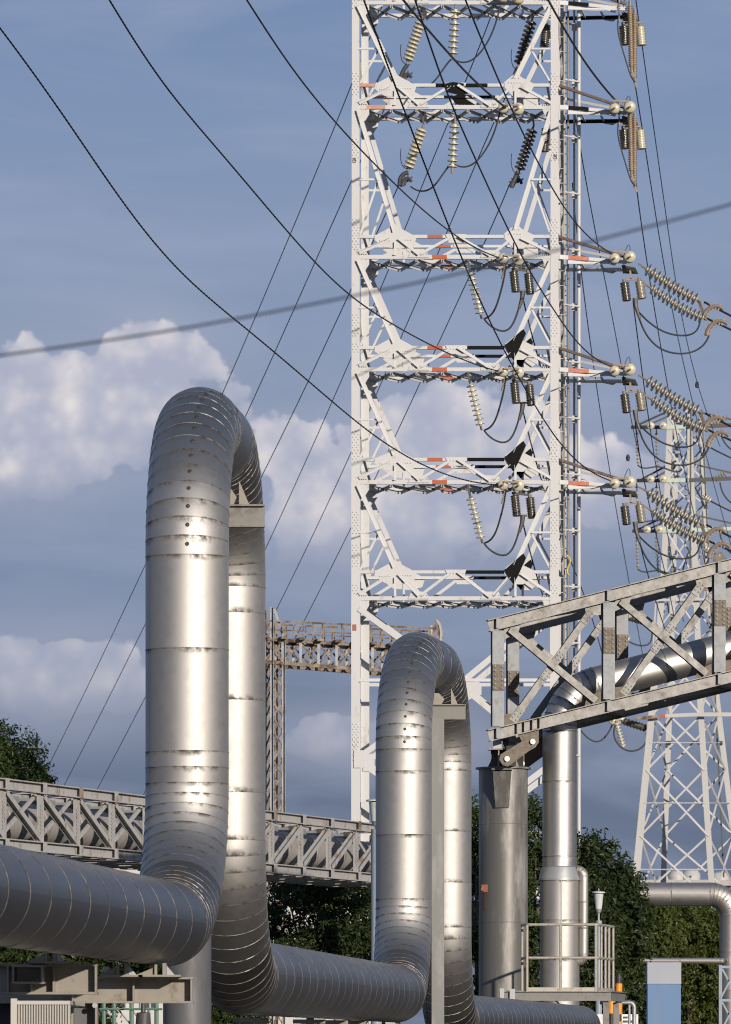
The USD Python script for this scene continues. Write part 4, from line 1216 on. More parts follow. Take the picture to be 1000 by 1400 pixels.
        for i in range(7):
            for a, b in ((0, 1), (1, 0)):
                p0, p1 = tw(xs[i], yl, a) - [0, 0, .08 + a * .012], tw(xs[i + 1], yl, b) - [0, 0, .08 + a * .012]
                obj('lacing_bar', MB().angle(p0, p1, .085, .01, up=(0, 0, -1)), 'tower_white', lc)
        for x in (497, 748):
            for a, b in ((yu, yl),):
                obj('side_tie', MB().bar(tw(x, a, .05), tw(x, b, .95), .07, .07), 'tower_white', t)
            ya, yb = (LV[li - 1][1] if li else -170), yu
            x2_ = 484 if x < 600 else 762
            obj('side_tie', MB().bar(tw(x2_, ya + 6, .06), tw(x2_, yb - 4, .94), .07, .07), 'tower_white', t)
        # the arm that reaches out to the right
        if li < 5:
            am = thing('side_arm', parent=t)
            tip = tw(856, yl + 10, .55)
            yt = yl + (5 if li else 5)
            obj('arm_chord', MB().bar(tw(765, yl, 0), tw(777, yl + .6, 0.02), .05, .14), 'tower_white', am)
            pc = 'tower_black' if li < 2 else 'orange_paint'
            obj('arm_chord', MB().bar(tw(777, yl + .6, .02), tw(804, yl + 1.4, .1), .05, .125), pc, am)
            obj('arm_chord', MB().bar(tw(804, yl + 1.4, .1), tip + [-.1, -.3, .2], .05, .11), 'tower_white', am)
            obj('arm_skirt', MB().plate([tw(777, yl + 4, .03), tw(777, yl + 9, .03), tw(812, yl + 8.6, .14), tw(842, yl + 4.5, .3), tw(842, yl + 3, .3)], (0, 1, 0), .012), 'tower_white', am)
            obj('arm_chord', MB().bar(tw(766, yl + 4, 1), tip, .14, .11), 'tower_white' if li > 1 else 'tower_black', am)
            obj('arm_plate', MB().plate([tw(818, yl + 9, .85), tw(832, yl + 5, .75), tw(846, yl + 7, .62), tw(832, yl + 13, .75)], (0, 1, .1), .014), 'tower_white', am)
            for k, y0 in ((0, yu + 2), (1, yu + 4)):
                obj('arm_tie', MB().angle(tw(764, y0, k), tip + [-.12, -.35 + .5 * k, .32], .085, .012), 'tower_white' if k else 'dark_red', am)
            obj('arm_tie', MB().bar(tw(790, yl - 8, .5), tw(838, yl + 4, .5), .06, .06), 'tower_white', am)
            for f in (.3, .6):
                a0 = tw(765, yl, 0) * (1 - f) + tip * f; b0 = tw(766, yl + 4, 1) * (1 - f) + tip * f
                obj('arm_lacing', MB().bar(a0 + [0, .05, -.02], b0, .06, .05), 'tower_white', am)
            obj('tip_plate', MB().plate([tip + [-.25, -.3, .1], tip + [.2, -.1, .05], tip + [.3, .1, -.12], tip + [-.2, .1, -.1]], (0, .2, 1), .03), 'dark_steel', am)
            # spike on the tip
            obj('bird_spike', MB().tube(smooth_curve([tip + [-.12, -.2, .1], tip + [-.14, -.2, .55], tip + [-.02, -.2, .78], tip + [.03, -.2, .55]], 10), .012, 4), 'dark_steel', am)
    # below the lowest crossbeam: K bracing down to the ground
    for k in (0, 1):
        lb = thing('lower_bracing', parent=t)
        W = 'tower_white'
        for a, b in (((491, 832), (626, 931)), ((754, 832), (634, 931)), ((490, 1036), (624, 942)), ((755, 1040), (636, 942)), ((490, 1040), (624, 1133)), ((755, 1044), (636, 1133)), ((490, 1240), (624, 1143)), ((755, 1240), (636, 1143))):
            mem('diagonal', a, b, k, .19, W, lb, -.03, ang=False)
        mem('horizontal', (492, 930), (753, 930), k, .11, W, lb)
        mem('horizontal', (492, 1138), (753, 1138), k, .11, W, lb)
        for y in (936, 1138):
            gus([(612, y - 6), (630, y - 13), (648, y - 6), (648, y + 8), (630, y + 15), (612, y + 8)], k, W, lb, -.06)
        for x0, y in ((492, 1038), (753, 1042)):
            gus([(x0 - 8, y - 12), (x0 + 8, y - 12), (x0 + 8, y + 12), (x0 - 8, y + 12)], k, W, lb, -.05)
    tag(obj('bolts', bolts, 'tower_white', t), kind='stuff')
    # number plates
    obj('orange_tag', MB().cuboid(tw(485, 858, 0) + [0, -.03, 0], np.array([.06, 0, 0]), np.array([0, .006, 0]), np.array([0, 0, .10])), 'orange_paint', t)
    obj('orange_tag', MB().cuboid(tw(758, 853, 0) + [0, -.03, 0], np.array([.08, 0, 0]), np.array([0, .006, 0]), np.array([0, 0, .07])), 'orange_paint', t)
    for x, y in ((484.5, 219), (759.5, 214)):
        c = tw(x, y, 0) + [0, -.02, 0]
        m = MB()
        for dx, dz, w_, h_ in ((0, .07, .045, .01), (0, -.07, .045, .01), (-.04, 0, .01, .08), (.04, 0, .01, .08), (0, .015, .02, .03)):
            m.cuboid(c + [dx, 0, dz], np.array([w_, 0, 0]), np.array([0, .006, 0]), np.array([0, 0, h_]))
        obj('number_plate', m, 'dark_steel', t)
    # ladder, conduit and cable risers beside the right hand legs
    zt = tw(0, -60, 0)[2]
    for x, k, r, mm, nm in ((785, .75, .066, 'tower_white', 'conduit'), (777.5, .9, .04, 'galvanised', 'conduit'), (771.5, .62, .035, 'dark_steel', 'cable_riser')):
        p = tw(x, 0, k)
        obj(nm, MB().cyl([p[0], p[1], 0], [p[0], p[1], zt], r, 12), mm, t, smooth=30)
    ld = thing('ladder', parent=t)
    for x in (768.5, 774.0):
        p = tw(x, 0, .35)
        obj('rail', MB().bar([p[0], p[1], 0], [p[0], p[1], zt], .035, .06, up=(0, 1, 0)), 'support_steel', ld)
    m = MB()
    a, b = tw(768.5, 0, .35), tw(774.0, 0, .35)
    for z in np.arange(1, zt, .33):
        m.bar([a[0] + .018, a[1], z], [b[0] - .018, b[1], z], .03, .03)
    tag(obj('rungs', m, 'dark_steel', ld), kind='stuff')
    for y in np.arange(22, 1100, 77.5):
        p = tw(767, y, .5)
        obj('conduit_clamp', MB().bar(tw(766, y, .5), tw(786, y, .75) - [0, .07, 0], .06, .05), 'tower_white', t)
        c = tw(778, y, .86)
        obj('clamp_box', MB().cuboid(c + [0, -.1, 0], np.array([.09, 0, 0]), np.array([0, .04, 0]), np.array([0, 0, .12])), 'tower_white', t)
    c = tw(775, 770, .3)
    obj('yellow_tape', MB().tube(smooth_curve([c + [-.06, -.04, .3], c + [.05, -.06, .1], c + [-.03, -.05, -.1], c + [.02, -.05, -.35]], 12), .03, 5), 'yellow_tape', t)


tower()


# ------------------------------------------------------------------ insulators
def disc_string(p0, p1, n, r, label, mat_='porcelain_cream', group=None, thick=.5, fit='clamp_metal', hang=None, cat='insulator', nseg=18, sag_=0.0):
    """n bell discs from p0 (upper end) to p1, with end fittings"""
    p0, p1 = np.asarray(p0, float), np.asarray(p1, float)
    t = thing('insulator_string', label, cat, group)
    L = np.linalg.norm(p1 - p0); d = (p1 - p0) / L
    pitch = L / n
    for i in range(n):
        q = p0 + d * pitch * i
        h = pitch
        prof = [(r * .16, 0), (r * .34, h * .05), (r * .38, h * .38), (r * .55, h * .46), (r * .93, h * (.46 + .24 * thick)), (r, h * (.50 + .36 * thick)), (r * .97, h * (.52 + .42 * thick)), (r * .70, h * (.5 + .40 * thick)), (r * .45, h * (.52 + .40 * thick)), (r * .3, h * .80), (r * .16, h * 1.0)]
        if thick > .65:
            prof = [(r * .16, 0), (r * .5, h * .04), (r * .86, h * .2), (r, h * .42), (r * .99, h * .62), (r * .93, h * .66), (r * .6, h * .60), (r * .42, h * .66), (r * .42, h * .9), (r * .3, h), (r * .16, h)]
        elif thick < .1:
            prof = [(r * .14, 0), (r * .40, h * .06), (r * .44, h * .36), (r * .62, h * .36), (r, h * .46), (r, h * .62), (r * .62, h * .62), (r * .44, h * .64), (r * .36, h * .8), (r * .14, h)]
        obj('disc', MB().lathe(prof, q - [0, 0, 4 * sag_ * (i / n) * (1 - i / n)], d, nseg), mat_, t, smooth=45)
    obj('end_fitting', MB().cyl(p0 - d * .16, p0, .035, 8), fit, t)
    obj('end_fitting', MB().cyl(p1, p1 + d * .14, .035, 8), fit, t)
    if hang is not None:
        obj('hanger', MB().bar(hang, p0 - d * .14, .05, .06), fit, t)
    return t


def pot(pa, pb, r, label, mat_, n=13, group='pairs of ribbed post insulators'):
    """a short ribbed cylinder"""
    pa, pb = np.asarray(pa, float), np.asarray(pb, float)
    t = thing('post_insulator', label, 'insulator', group)
    L = np.linalg.norm(pb - pa); h = L / n
    prof = [(0, 0), (r * .55, 0), (r * .8, h * .3)]
    for i in range(n):
        prof += [(r * .80, h * (i + .25)), (r, h * (i + .5)), (r * .99, h * (i + .68)), (r * .80, h * (i + .8))]
    prof += [(r * .7, L), (0, L + h * .3)]
    obj('shell', MB().lathe(prof, pa, pb - pa, 20), mat_, t, smooth=40)
    obj('cap', MB().cyl(pa - unit(pb - pa) * .1, pa, r * .4, 10), 'clamp_metal', t)
    return t


def ribbed_rod(pa, pb, r, label, n):
    t = thing('rod_insulator', label, 'insulator', 'long brown rod insulators hanging in pairs')
    pa, pb = np.asarray(pa, float), np.asarray(pb, float)
    L = np.linalg.norm(pb - pa); h = L / n
    prof = [(0, 0), (r * .6, 0)]
    for i in range(n):
        prof += [(r * .62, h * (i + .1)), (r, h * (i + .55)), (r, h * (i + .65)), (r * .62, h * (i + .8))]
    prof += [(r * .6, L), (0, L)]
    obj('shell', MB().lathe(prof, pa, pb - pa, 14), 'rod_brown', t, smooth=40)
    obj('end_fitting', MB().cyl(pa - unit(pb - pa) * .15, pa, r * .5, 8), 'clamp_metal', t)
    m = MB().cyl(pb, pb + unit(pb - pa) * .2, r * .45, 8)
    m.bar(pb + [0, 0, -.1], pb + [.08, 0, -.34], .05, .07)
    obj('end_fitting', m, 'clamp_metal', t)


def horn_clamp(pts, label, mat_='clamp_metal', s=1.0):
    """curved gun clamp along pts with a row of U bolts"""
    t = thing('tension_clamp', label, 'clamp', 'curved bolted clamps at the string ends')
    q = smooth_curve(pts, 14)
    obj('body', MB().tube(q, np.linspace(.085, .055, 14) * s, 8), mat_, t, smooth=40)
    for i in (1, 3, 5, 7, 9, 11):
        tg = unit(q[i + 1] - q[i - 1])
        n_ = unit(np.cross(tg, (0, 1, 0)))
        obj('u_bolt', MB().bar(q[i] - n_ * .13 * s, q[i] + n_ * .13 * s, .05 * s, .05 * s, up=(0, 1, 0)), mat_, t)


R_D = 0.165
wires = []


def cable(label, pts, r, mat_='cable_black', group=None, n=40, cat='cable', curve=True, twist=False, name='overhead_cable'):
    pts = smooth_curve(pts, n) if curve and len(pts) > 2 else np.asarray(pts, float)
    o = obj(name, MB().tube(pts, r, 6), mat_, None, smooth=True)
    return tag(o, label, cat, group)


def twisted(label, pts, r, n=900, group=None):
    """two strands laid round each other, as a spaced spiral cable"""
    q = smooth_curve(pts, n)
    t = thing('twisted_cable', label, 'cable', group)
    s = np.r_[0, np.cumsum(np.linalg.norm(np.diff(q, axis=0), axis=1))]
    for ph in (0, math.pi):
        a = s / .62 * 2 * math.pi + ph
        off = np.stack([np.cos(a), np.zeros_like(a), np.sin(a)], 1) * r * .30
        obj('strand', MB().tube(q + off, r * .74, 6), 'cable_black', t, smooth=True)


# hanging strings of the two upper bays
for li, nm in ((0, 'upper'), (1, 'lower')):
    yl = LV[li][1]
    dy = yl - 3
    # left slanting string, cream
    a, b = tw(572 + li * 2, 24 + dy * 1.0 + li * 4, .3), tw(554 + li, 78 + dy + li * 5, .3)
    disc_string(a, b, 10 if li == 0 else 10, .185, f'cream slanting insulator string in the {nm} bay left of the middle of the tower', thick=.8, hang=tw(574 + li * 2, yl + 3, .2), group=None)
    horn_clamp([tw(x, y + dy, .3) for x, y in ((547, 107), (549, 99), (553.5, 96), (559, 101))], f'dark bolted clamp under the cream slanting string of the {nm} bay', 'wire_grey', .9)
    obj_ = MB().tube(smooth_curve([b + [0, 0, -.12], tw(549, 90 + dy, .3), tw(543, 106 + dy, .3)], 8), .07, 7)
    tag(obj('dead_end_clamp', obj_, 'wire_grey', None, smooth=30), f'dark dead end fitting below the cream slanting string of the {nm} bay', 'clamp')
    # middle vertical string
    disc_string(tw(623 - li, 12 + dy + 14 * li, .0), tw(619.5 - li, 76 + dy + 12 * li, .0), 8, .17, f'thin cream vertical insulator string in the middle of the {nm} bay', thick=.05, hang=tw(623 - li, yl - 2, .1))
    # right slanting string, dark
    disc_string(tw(724 + li, 22 + dy + li * 6, .35), tw(706 + li, 82 + dy + li * 2, .35), 10, .185, f'dark slanting insulator string in the {nm} bay beside the right leg of the tower', 'porcelain_dark', thick=.8, hang=tw(724 + li, yl + 8, .4))
    tag(obj('dead_end_clamp', MB().tube(smooth_curve([tw(705, 86 + dy, .35), tw(701, 95 + dy, .35), tw(696, 108 + dy, .35)], 8), .075, 7), 'wire_grey', None, smooth=30), f'dark dead end fitting below the dark slanting string of the {nm} bay', 'clamp')
    if li:
        horn_clamp([tw(x, y, .35) for x, y in ((696.5, 250), (699, 242), (704, 239.5), (710, 246))], 'dark bolted clamp below the dark slanting string of the lower bay', 'wire_grey', .9)
    for x, y in ((545, 55), (697, 62)):
        q = tw(x, y + dy, .3)
        tag(obj('arcing_horn', MB().tube(smooth_curve([q, q + [.0, 0, -.42], q + [.1, 0, -.62], q + [.3, 0, -.66]], 10), .013, 4), 'wire_grey', None), f'thin bent arcing horn beside the {"cream" if x < 600 else "dark"} slanting string of the {nm} bay', 'arcing horn')
    # jumper loop
    cable(f'sagging jumper wire from the cream slanting string to the middle string in the {nm} bay', [tw(558, 107 + dy, .3), tw(574, 115 + dy, .2), tw(588, 113 + dy, .1), tw(604, 96 + dy, .05), tw(617, 81 + dy, 0)], .028, 'wire_grey', name='jumper_wire')
    cable(f'sagging jumper wire from the middle string to the bell insulators in the {nm} bay', [tw(621, 81 + dy, 0), tw(645, 83 + dy, -.05), tw(662, 68 + dy, -.1), tw(680, 35 + dy, -.2), tw(687, 12 + dy, -.25)], .028, 'wire_grey', name='jumper_wire')
    pot(tw(740, 20 + dy, .75), tw(737, 53 + dy, .75), .16, f'dark capped post insulator behind the right knee brace of the {nm} bay', 'porcelain_dark')

# front tension strings, seen end on, at the beams and at the arm tips
ends = {}
for li in range(5):
    yl = LV[li][1]
    for side, x0, nm in (('beam', 689, 'middle right of the'), ('tip', 838, 'arm tip of the')):
        if side == 'beam' and li == 0:
            yy = yl - 4
        else:
            yy = yl + (4 if side == 'beam' else -1)
        if side == 'tip' and li == 0:
            continue
        for j, dx in enumerate((0, 19.5)):
            back = tw(x0 + dx, yy + j * (3 if side == 'beam' else 0) - j * 2, .0 if side == 'beam' else .35) + [0, -.12, 0]
            dirn = unit(np.array([-.05 + .04 * j, -1, -.10]))
            disc_string(back + dirn * .9 if j else back + dirn * .95, back + dirn * .06, 5, .19 if j else .17, f'{"left" if j == 0 else "right"} of two cream bell insulators at the {nm} {BEAM[li]} crossbeam', thick=.9, cat='insulator')
            ends[(side, li, j)] = back + dirn * .95
        q = tw(x0 + 10, yy, 0) + [0, -1.0, 0]
        tag(obj('yoke_plate', MB().bar(tw(x0 - 1, yy, 0) + [0, -1.12, 0], tw(x0 + 20, yy + 1, 0) + [0, -1.12, 0], .05, .06), 'clamp_metal', None), f'small yoke between two cream bell insulators at the {nm} {BEAM[li]} crossbeam', 'yoke')
        ends[(side, li)] = q

# pairs of ribbed pots and the hanging string with its jumper, in the four lower bays
for li in (2, 3, 4):
    yl = LV[li][1]
    if True:
        o = {2: 0, 3: -1.5, 4: -1}[li]
        pot(tw(701.5 + (li - 2) * .8, yl + 18 + o, .1), tw(704.5 + (li - 2) * .8, yl + 47 + o, .1), .152, f'left dark ribbed post insulator of the pair below the {BEAM[li]} crossbeam', 'porcelain_dark')
        pot(tw(721.5 + (li - 2) * 1.2, yl + 21 + o, .1), tw(724.5 + (li - 2) * 1.2, yl + 50 + o, .1), .152, f'right dark ribbed post insulator of the pair below the {BEAM[li]} crossbeam', 'porcelain_dark')
        tag(obj('insulator_yoke', MB().bar(tw(699, yl + 15 + o, .1), tw(724, yl + 18 + o, .1), .06, .07).bar(tw(706, yl + 46 + o, .1), tw(720, yl + 46 + o, .1), .07, .06).bar(tw(712, yl + 6 + o, .1), tw(712, yl + 16 + o, .1), .05, .05), 'dark_steel', None), f'dark yoke holding the pair of post insulators below the {BEAM[li]} crossbeam', 'yoke')
        tag(obj('cable_terminal', MB().tube([tw(714, yl + 46 + o, .1), tw(713, yl + 56 + o, .1), tw(709, yl + 69 + o, .1)], [.09, .075, .05], 7), 'dark_steel', None, smooth=30), f'dark tapered cable terminal under the post insulators of the {BEAM[li]} crossbeam', 'terminal')
        lean = {2: 14, 3: 14, 4: 15}[li]
        disc_string(tw(643.5, yl + 21 + o, 0), tw(643.5 + lean, yl + 79 + o, 0), 9, .155, f'cream leaning insulator string hanging under the left half of the {BEAM[li]} crossbeam', thick=.05, hang=tw(640, yl + 3, 0), fit='dark_steel')
        cable(f'jumper wire sagging from leaning string to post insulators of the {BEAM[li]} crossbeam', [tw(662, yl + 84 + o, 0), tw(672, yl + 95 + o, 0), tw(692, yl + 100 + o, .05), tw(703, yl + 86 + o, .08), tw(709, yl + 68 + o, .1)], .03, 'cable_black', name='jumper_wire')
        cable(f'jumper wire rising from the leaning string to the bell insulators of the {BEAM[li]} crossbeam', [tw(664, yl + 84 + o, 0), tw(672, yl + 80 + o, -.05), tw(684, yl + 56 + o, -.1), tw(691, yl + 30 + o, -.15), tw(694, yl + 9 + o, -.2)], .03, 'cable_black', name='jumper_wire')
        disc_string(tw(694, yl + 8 + o, -.2), tw(690, yl + 27 + o, -.2), 8, .045, f'small tan ribbed sleeve below the bell insulators of the {BEAM[li]} crossbeam', 'rod_brown', thick=.4)
        cable(f'thin drop wire from the post insulators of the {BEAM[li]} crossbeam beside the right knee brace', [tw(714, yl + 55, .15), tw(722, yl + 95, .4), tw(734, yl + 150, 1.0)], .025, 'wire_grey', name='drop_wire')
    # arm tip: pots, double tension strings away to the right, clamps
    tip = tw(856, yl + 10, .55)
    pot(tw(850, yl + 28, .5), tw(853.5, yl + 54, .5), .155, f'left dark ribbed post insulator under the arm tip of the {BEAM[li]} crossbeam', 'porcelain_dark')
    pot(tw(870.5, yl + 26, .5), tw(874.5, yl + 51, .5), .155, f'right tan ribbed post insulator under the arm tip of the {BEAM[li]} crossbeam', 'porcelain_grey')
    tag(obj('insulator_yoke', MB().bar(tw(848, yl + 25, .5), tw(872, yl + 23, .5), .06, .06).bar(tw(862, yl + 52, .5), tw(873, yl + 50, .5), .07, .06).bar(tw(858, yl + 12, .5), tw(859, yl + 24, .5), .06, .06), 'clamp_metal', None), f'yoke holding the post insulators under the arm tip of the {BEAM[li]} crossbeam', 'yoke')
    tag(obj('cable_terminal', MB().tube([tw(864.5, yl + 50, .5), tw(866, yl + 62, .5), tw(871, yl + 78, .5)], [.09, .07, .045], 7), 'dark_steel', None, smooth=30), f'dark cable terminal between the post insulators under the arm tip of the {BEAM[li]} crossbeam', 'terminal')
    xo = (li - 2) * 1.5
    disc_string(tw(879 + xo, yl + 8, .6), tw(948 + xo, yl + 48, .8), 11, .215, f'upper of two insulator strings slanting right from the arm tip of the {BEAM[li]} crossbeam', 'porcelain_grey', thick=.05, hang=tw(868, yl + 1, .6), sag_=.07)
    disc_string(tw(886 + xo, yl + 35, .55), tw(957 + xo, yl + 74, .75), 13, .19, f'lower of two insulator strings slanting right from the arm tip of the {BEAM[li]} crossbeam', 'porcelain_grey', thick=.05, hang=tw(866, yl + 21, .55), sag_=.09)
    tag(obj('yoke_plate', MB().bar(tw(950 + xo, yl + 49, .84), tw(960 + xo, yl + 76, .8), .08, .09), 'clamp_metal', None), f'rusty yoke joining the far ends of the double strings of the {BEAM[li]} crossbeam', 'yoke')
    horn_clamp([tw(x + xo, yl + y, .86) for x, y in ((956, 73), (960, 64), (970, 57), (984, 61))], f'upper curved bolted clamp ending the double strings of the {BEAM[li]} crossbeam')
    horn_clamp([tw(x + xo, yl + y, .86) for x, y in ((961, 97), (964, 87), (974, 78), (990, 82))], f'lower curved bolted clamp ending the double strings of the {BEAM[li]} crossbeam')
    cable(f'upper line wire leaving right from the clamps of the {BEAM[li]} crossbeam', [tw(958 + xo, yl + 51, .86), tw(1002, yl + 67, 1.6), tw(1100, yl + 100, 5)], .035, 'cable_black', 'line wires leaving right from the arm tips', n=16)
    cable(f'lower line wire leaving right from the clamps of the {BEAM[li]} crossbeam', [tw(960 + xo, yl + 73, .84), tw(1002, yl + 86, 1.6), tw(1100, yl + 118, 5)], .035, 'cable_black', 'line wires leaving right from the arm tips', n=16)
    cable(f'deep jumper loop to the lower clamp at the {BEAM[li]} crossbeam arm tip', [tw(868, yl + 66, .5), tw(874, yl + 88, .6), tw(893, yl + 114, .6), tw(926, yl + 124, .7), tw(952, yl + 115, .8), tw(964, yl + 97, .86)], .03, 'cable_black', name='jumper_wire')
    cable(f'shallow jumper loop to the upper clamp at the {BEAM[li]} crossbeam arm tip', [tw(869, yl + 68, .5), tw(886, yl + 84, .6), tw(908, yl + 96, .65), tw(930, yl + 99, .7), tw(945, yl + 93, .8), tw(952, yl + 76, .84)], .028, 'cable_black', name='jumper_wire')

# arm tips of the two upper crossbeams: pots and long brown rods
for li in (0, 1):
    yl = LV[li][1]
    nm = BEAM[li]
    pot(tw(848, yl + 21, .6), tw(850.5, yl + 48, .6), .165, f'left ribbed post insulator under the arm tip of the {nm} crossbeam', 'porcelain_grey', 12)
    pot(tw(870, yl + 20, .7), tw(872.5, yl + 47, .7), .165, f'right ribbed post insulator under the arm tip of the {nm} crossbeam', 'porcelain_cream', 12)
    tag(obj('insulator_yoke', MB().bar(tw(846, yl + 17, .6), tw(872, yl + 17, .6), .06, .06).bar(tw(858, yl + 12, .55), tw(858, yl + 18, .6), .06, .06), 'clamp_metal', None), f'yoke above the post insulators under the arm tip of the {nm} crossbeam', 'yoke')
    ribbed_rod(tw(859, yl - 2, .35), tw(861.5, yl + 83, .3), .10, f'front brown rod insulator hanging at the arm tip of the {nm} crossbeam', 34)
    ribbed_rod(tw(865, yl + 8, .4), tw(865, yl + 96, .4), .09, f'rear brown rod insulator hanging at the arm tip of the {nm} crossbeam', 36)
    cable(f'thin lead looping down beside the brown rod insulators of the {nm} crossbeam', [tw(845, yl + 10, .3), tw(844, yl + 40, .3), tw(850, yl + 62, .3), tw(856, yl + 82, .3), tw(860, yl + 94, .3), tw(866, yl + 102, .4)], .022, 'wire_grey', name='lead_wire')
    disc_string(tw(844.5, yl - 6, .3), tw(844.5, yl + 16, .3), 9, .05, f'small tan ribbed sleeve at the arm tip of the {nm} crossbeam', 'rod_brown', thick=.4)

# ------------------------------------------------------------------ cables
def cp(px, py, Y):
    return P(px, py, Y)


def from_front(label, pix, end, Y0):
    """a line that comes from before the picture towards the tower; its distance grows evenly along the photographed run"""
    pix = np.asarray(pix, float)
    s = np.r_[0, np.cumsum(np.linalg.norm(np.diff(pix, axis=0), axis=1))]
    s /= s[-1]
    pts = [cp(x, y, Y0 * (end[1] / Y0) ** q) for (x, y), q in zip(pix, s)]
    twisted(label, pts, .023)


from_front('black twisted cable entering at the left edge and ending at the fifth crossbeam', [(-130, -120), (0, 38), (100, 177), (250, 374), (345, 456), (450, 545), (519, 600), (609, 648), (688, 663)], tw(689, 663, 0), 120)
from_front('black twisted cable entering at the top left and ending at the fourth crossbeam', [(95, -90), (150, 0), (225, 115), (310, 218), (395, 318), (480, 404), (560, 456), (640, 494), (688, 509)], tw(689, 509, 0), 120)
from_front('black twisted cable entering at the top centre and ending at the third crossbeam', [(270, -100), (338, 0), (400, 93), (470, 179), (540, 251), (610, 312), (660, 343), (690, 354)], tw(689, 355, 0), 120)
from_front('black twisted cable crossing the left knee braces to the arm tip of the fifth crossbeam', [(466, -90), (498, 0), (538, 110), (587, 240), (632, 353), (690, 479), (733, 556), (794, 634), (842, 659)], tw(838, 658, .3), 120)
from_front('black twisted cable over the black patch to the arm tip of the fourth crossbeam', [(535, -90), (568, 0), (614, 132), (661, 240), (726, 372), (762, 430), (800, 478), (842, 503)], tw(838, 504, .3), 120)
from_front('black twisted cable right of the middle reaching the arm tip of the third crossbeam', [(604, -80), (637, 0), (695, 138), (746, 240), (800, 318), (842, 349)], tw(838, 350, .3), 120)
cable('thin dark cable from the top edge to the bell insulators of the second crossbeam', [cp(500, -70, 150), cp(552, 0, 160), cp(616, 75, 174), cp(660, 120, 184), cp(692, 147, 189)], .035, 'cable_black', 'thin front cables of the second crossbeam')
cable('thin dark cable from the top edge to the arm tip of the second crossbeam', [cp(690, -90, 150), cp(750, 0, 165), cp(800, 84, 180), cp(844, 139, 190)], .035, 'cable_black', 'thin front cables of the second crossbeam')
def run_px(label, pix, Y0, Y1, r, mat_, group):
    """a far line: smooth along its surveyed run, its distance growing evenly"""
    from scipy.interpolate import CubicSpline
    pix = np.asarray(pix, float)
    q = np.r_[0, np.cumsum(np.linalg.norm(np.diff(pix, axis=0), axis=1))]; q /= q[-1]
    u = np.linspace(0, 1, 60)
    xy = CubicSpline(q, pix)(u) if len(pix) > 2 else pix[0] + (pix[1] - pix[0]) * u[:, None]
    cable(label, [P(x, y, Y0 * (Y1 / Y0) ** t_) for (x, y), t_ in zip(xy, u)], r, mat_, group, curve=False)


# lines running away behind the tower to lower left
back = [('first', [(585, -150), (523, 7), (479, 120), (395, 325), (303, 541), (197, 776), (72, 1036), (0, 1178)], 193, 350),
        ('second', [(548, 102), (479, 251), (328, 586), (198, 855), (85, 1079), (20, 1200)], 193, 350),
        ('third', [(545, 254), (480, 396), (355, 657), (198, 955), (130, 1085), (60, 1210)], 193, 350),
        ('fourth', [(690, -30), (637, 110), (583, 240), (532, 367), (480, 490), (360, 757), (240, 1000), (150, 1180)], 193, 350),
        ('fifth', [(703, 108), (644, 240), (590, 367), (549, 460), (480, 619), (370, 850), (230, 1130)], 193, 350),
        ('sixth', [(697, 252), (640, 382), (604, 460), (537, 604), (480, 722), (395, 890), (280, 1110)], 193, 350)]
for nm, pts, a, b in back:
    run_px(f'thin grey line sloping down left behind the tower, {nm} of six from the left', pts, a, b, .019, 'wire_grey', 'six thin lines sloping down left behind the tower')
# lines running away to lower right
right = [('thin line from the top edge falling right past the brown rod insulators', [(862, -60), (870, 0), (912, 300), (953, 520), (985, 610)], 200, 330),
         ('thin line from the upper brown rod insulators falling right', [(867, 104), (898, 300), (925, 450), (950, 560), (1010, 780)], 192, 370),
         ('thin line from the lower brown rod insulators falling right', [(870, 250), (878, 310), (905, 480), (925, 590), (962, 760), (980, 850)], 192, 360),
         ('thin line falling just right of the white conduit from the second crossbeam', [(786, 150), (811, 298), (850, 500), (868, 595), (876, 628)], 195, 310),
         ('thin line falling along the white conduit from the third bay', [(783, 250), (790, 325), (812, 500), (836, 655), (880, 900)], 195, 350),
         ('thin line falling from the post insulators of the third crossbeam arm tip', [(866, 412), (880, 520), (893, 610), (915, 740), (935, 850)], 192, 330),
         ('thin line falling from the post insulators of the fourth crossbeam arm tip', [(868, 566), (878, 640), (895, 720), (925, 860)], 192, 290),
         ('thin line falling from the post insulators of the fifth crossbeam arm tip', [(870, 716), (876, 745), (889, 795), (920, 890)], 192, 260),
         ('thin line falling left of the riser pipe from the lowest crossbeam', [(748, 700), (790, 790), (820, 880), (838, 960)], 195, 280)]
for nm, pts, a, b in right:
    run_px(nm, pts, a, b, .020, 'wire_grey', 'thin lines falling to lower right')
for x, y, Y, nm in ((953.5, 523, 311, 'small damper on the thin line at far right above the distant tower'), (859, 623, 306, 'small damper on the thin line right of the white conduit')):
    q = P(x, y, Y)
    tag(obj('line_damper', MB().lathe([(0, 0), (.09, .04), (.11, .2), (.07, .34), (0, .38)], q - [0, 0, .3], (0, 0, 1), 8), 'wire_grey', None, smooth=40), nm, 'damper')
# a cable close to the lens, out of focus
cable('thick blurred grey cable close to the lens crossing the whole picture', [P(-260, 528, 17), P(0, 486, 17), P(200, 457, 17), P(480, 405, 17), P(640, 371, 17), P(820, 327, 17), P(1000, 279, 17), P(1250, 205, 17)], .0040, 'near_cable_grey', n=80)


# ------------------------------------------------------------------ the distant tower
YD = 380.0


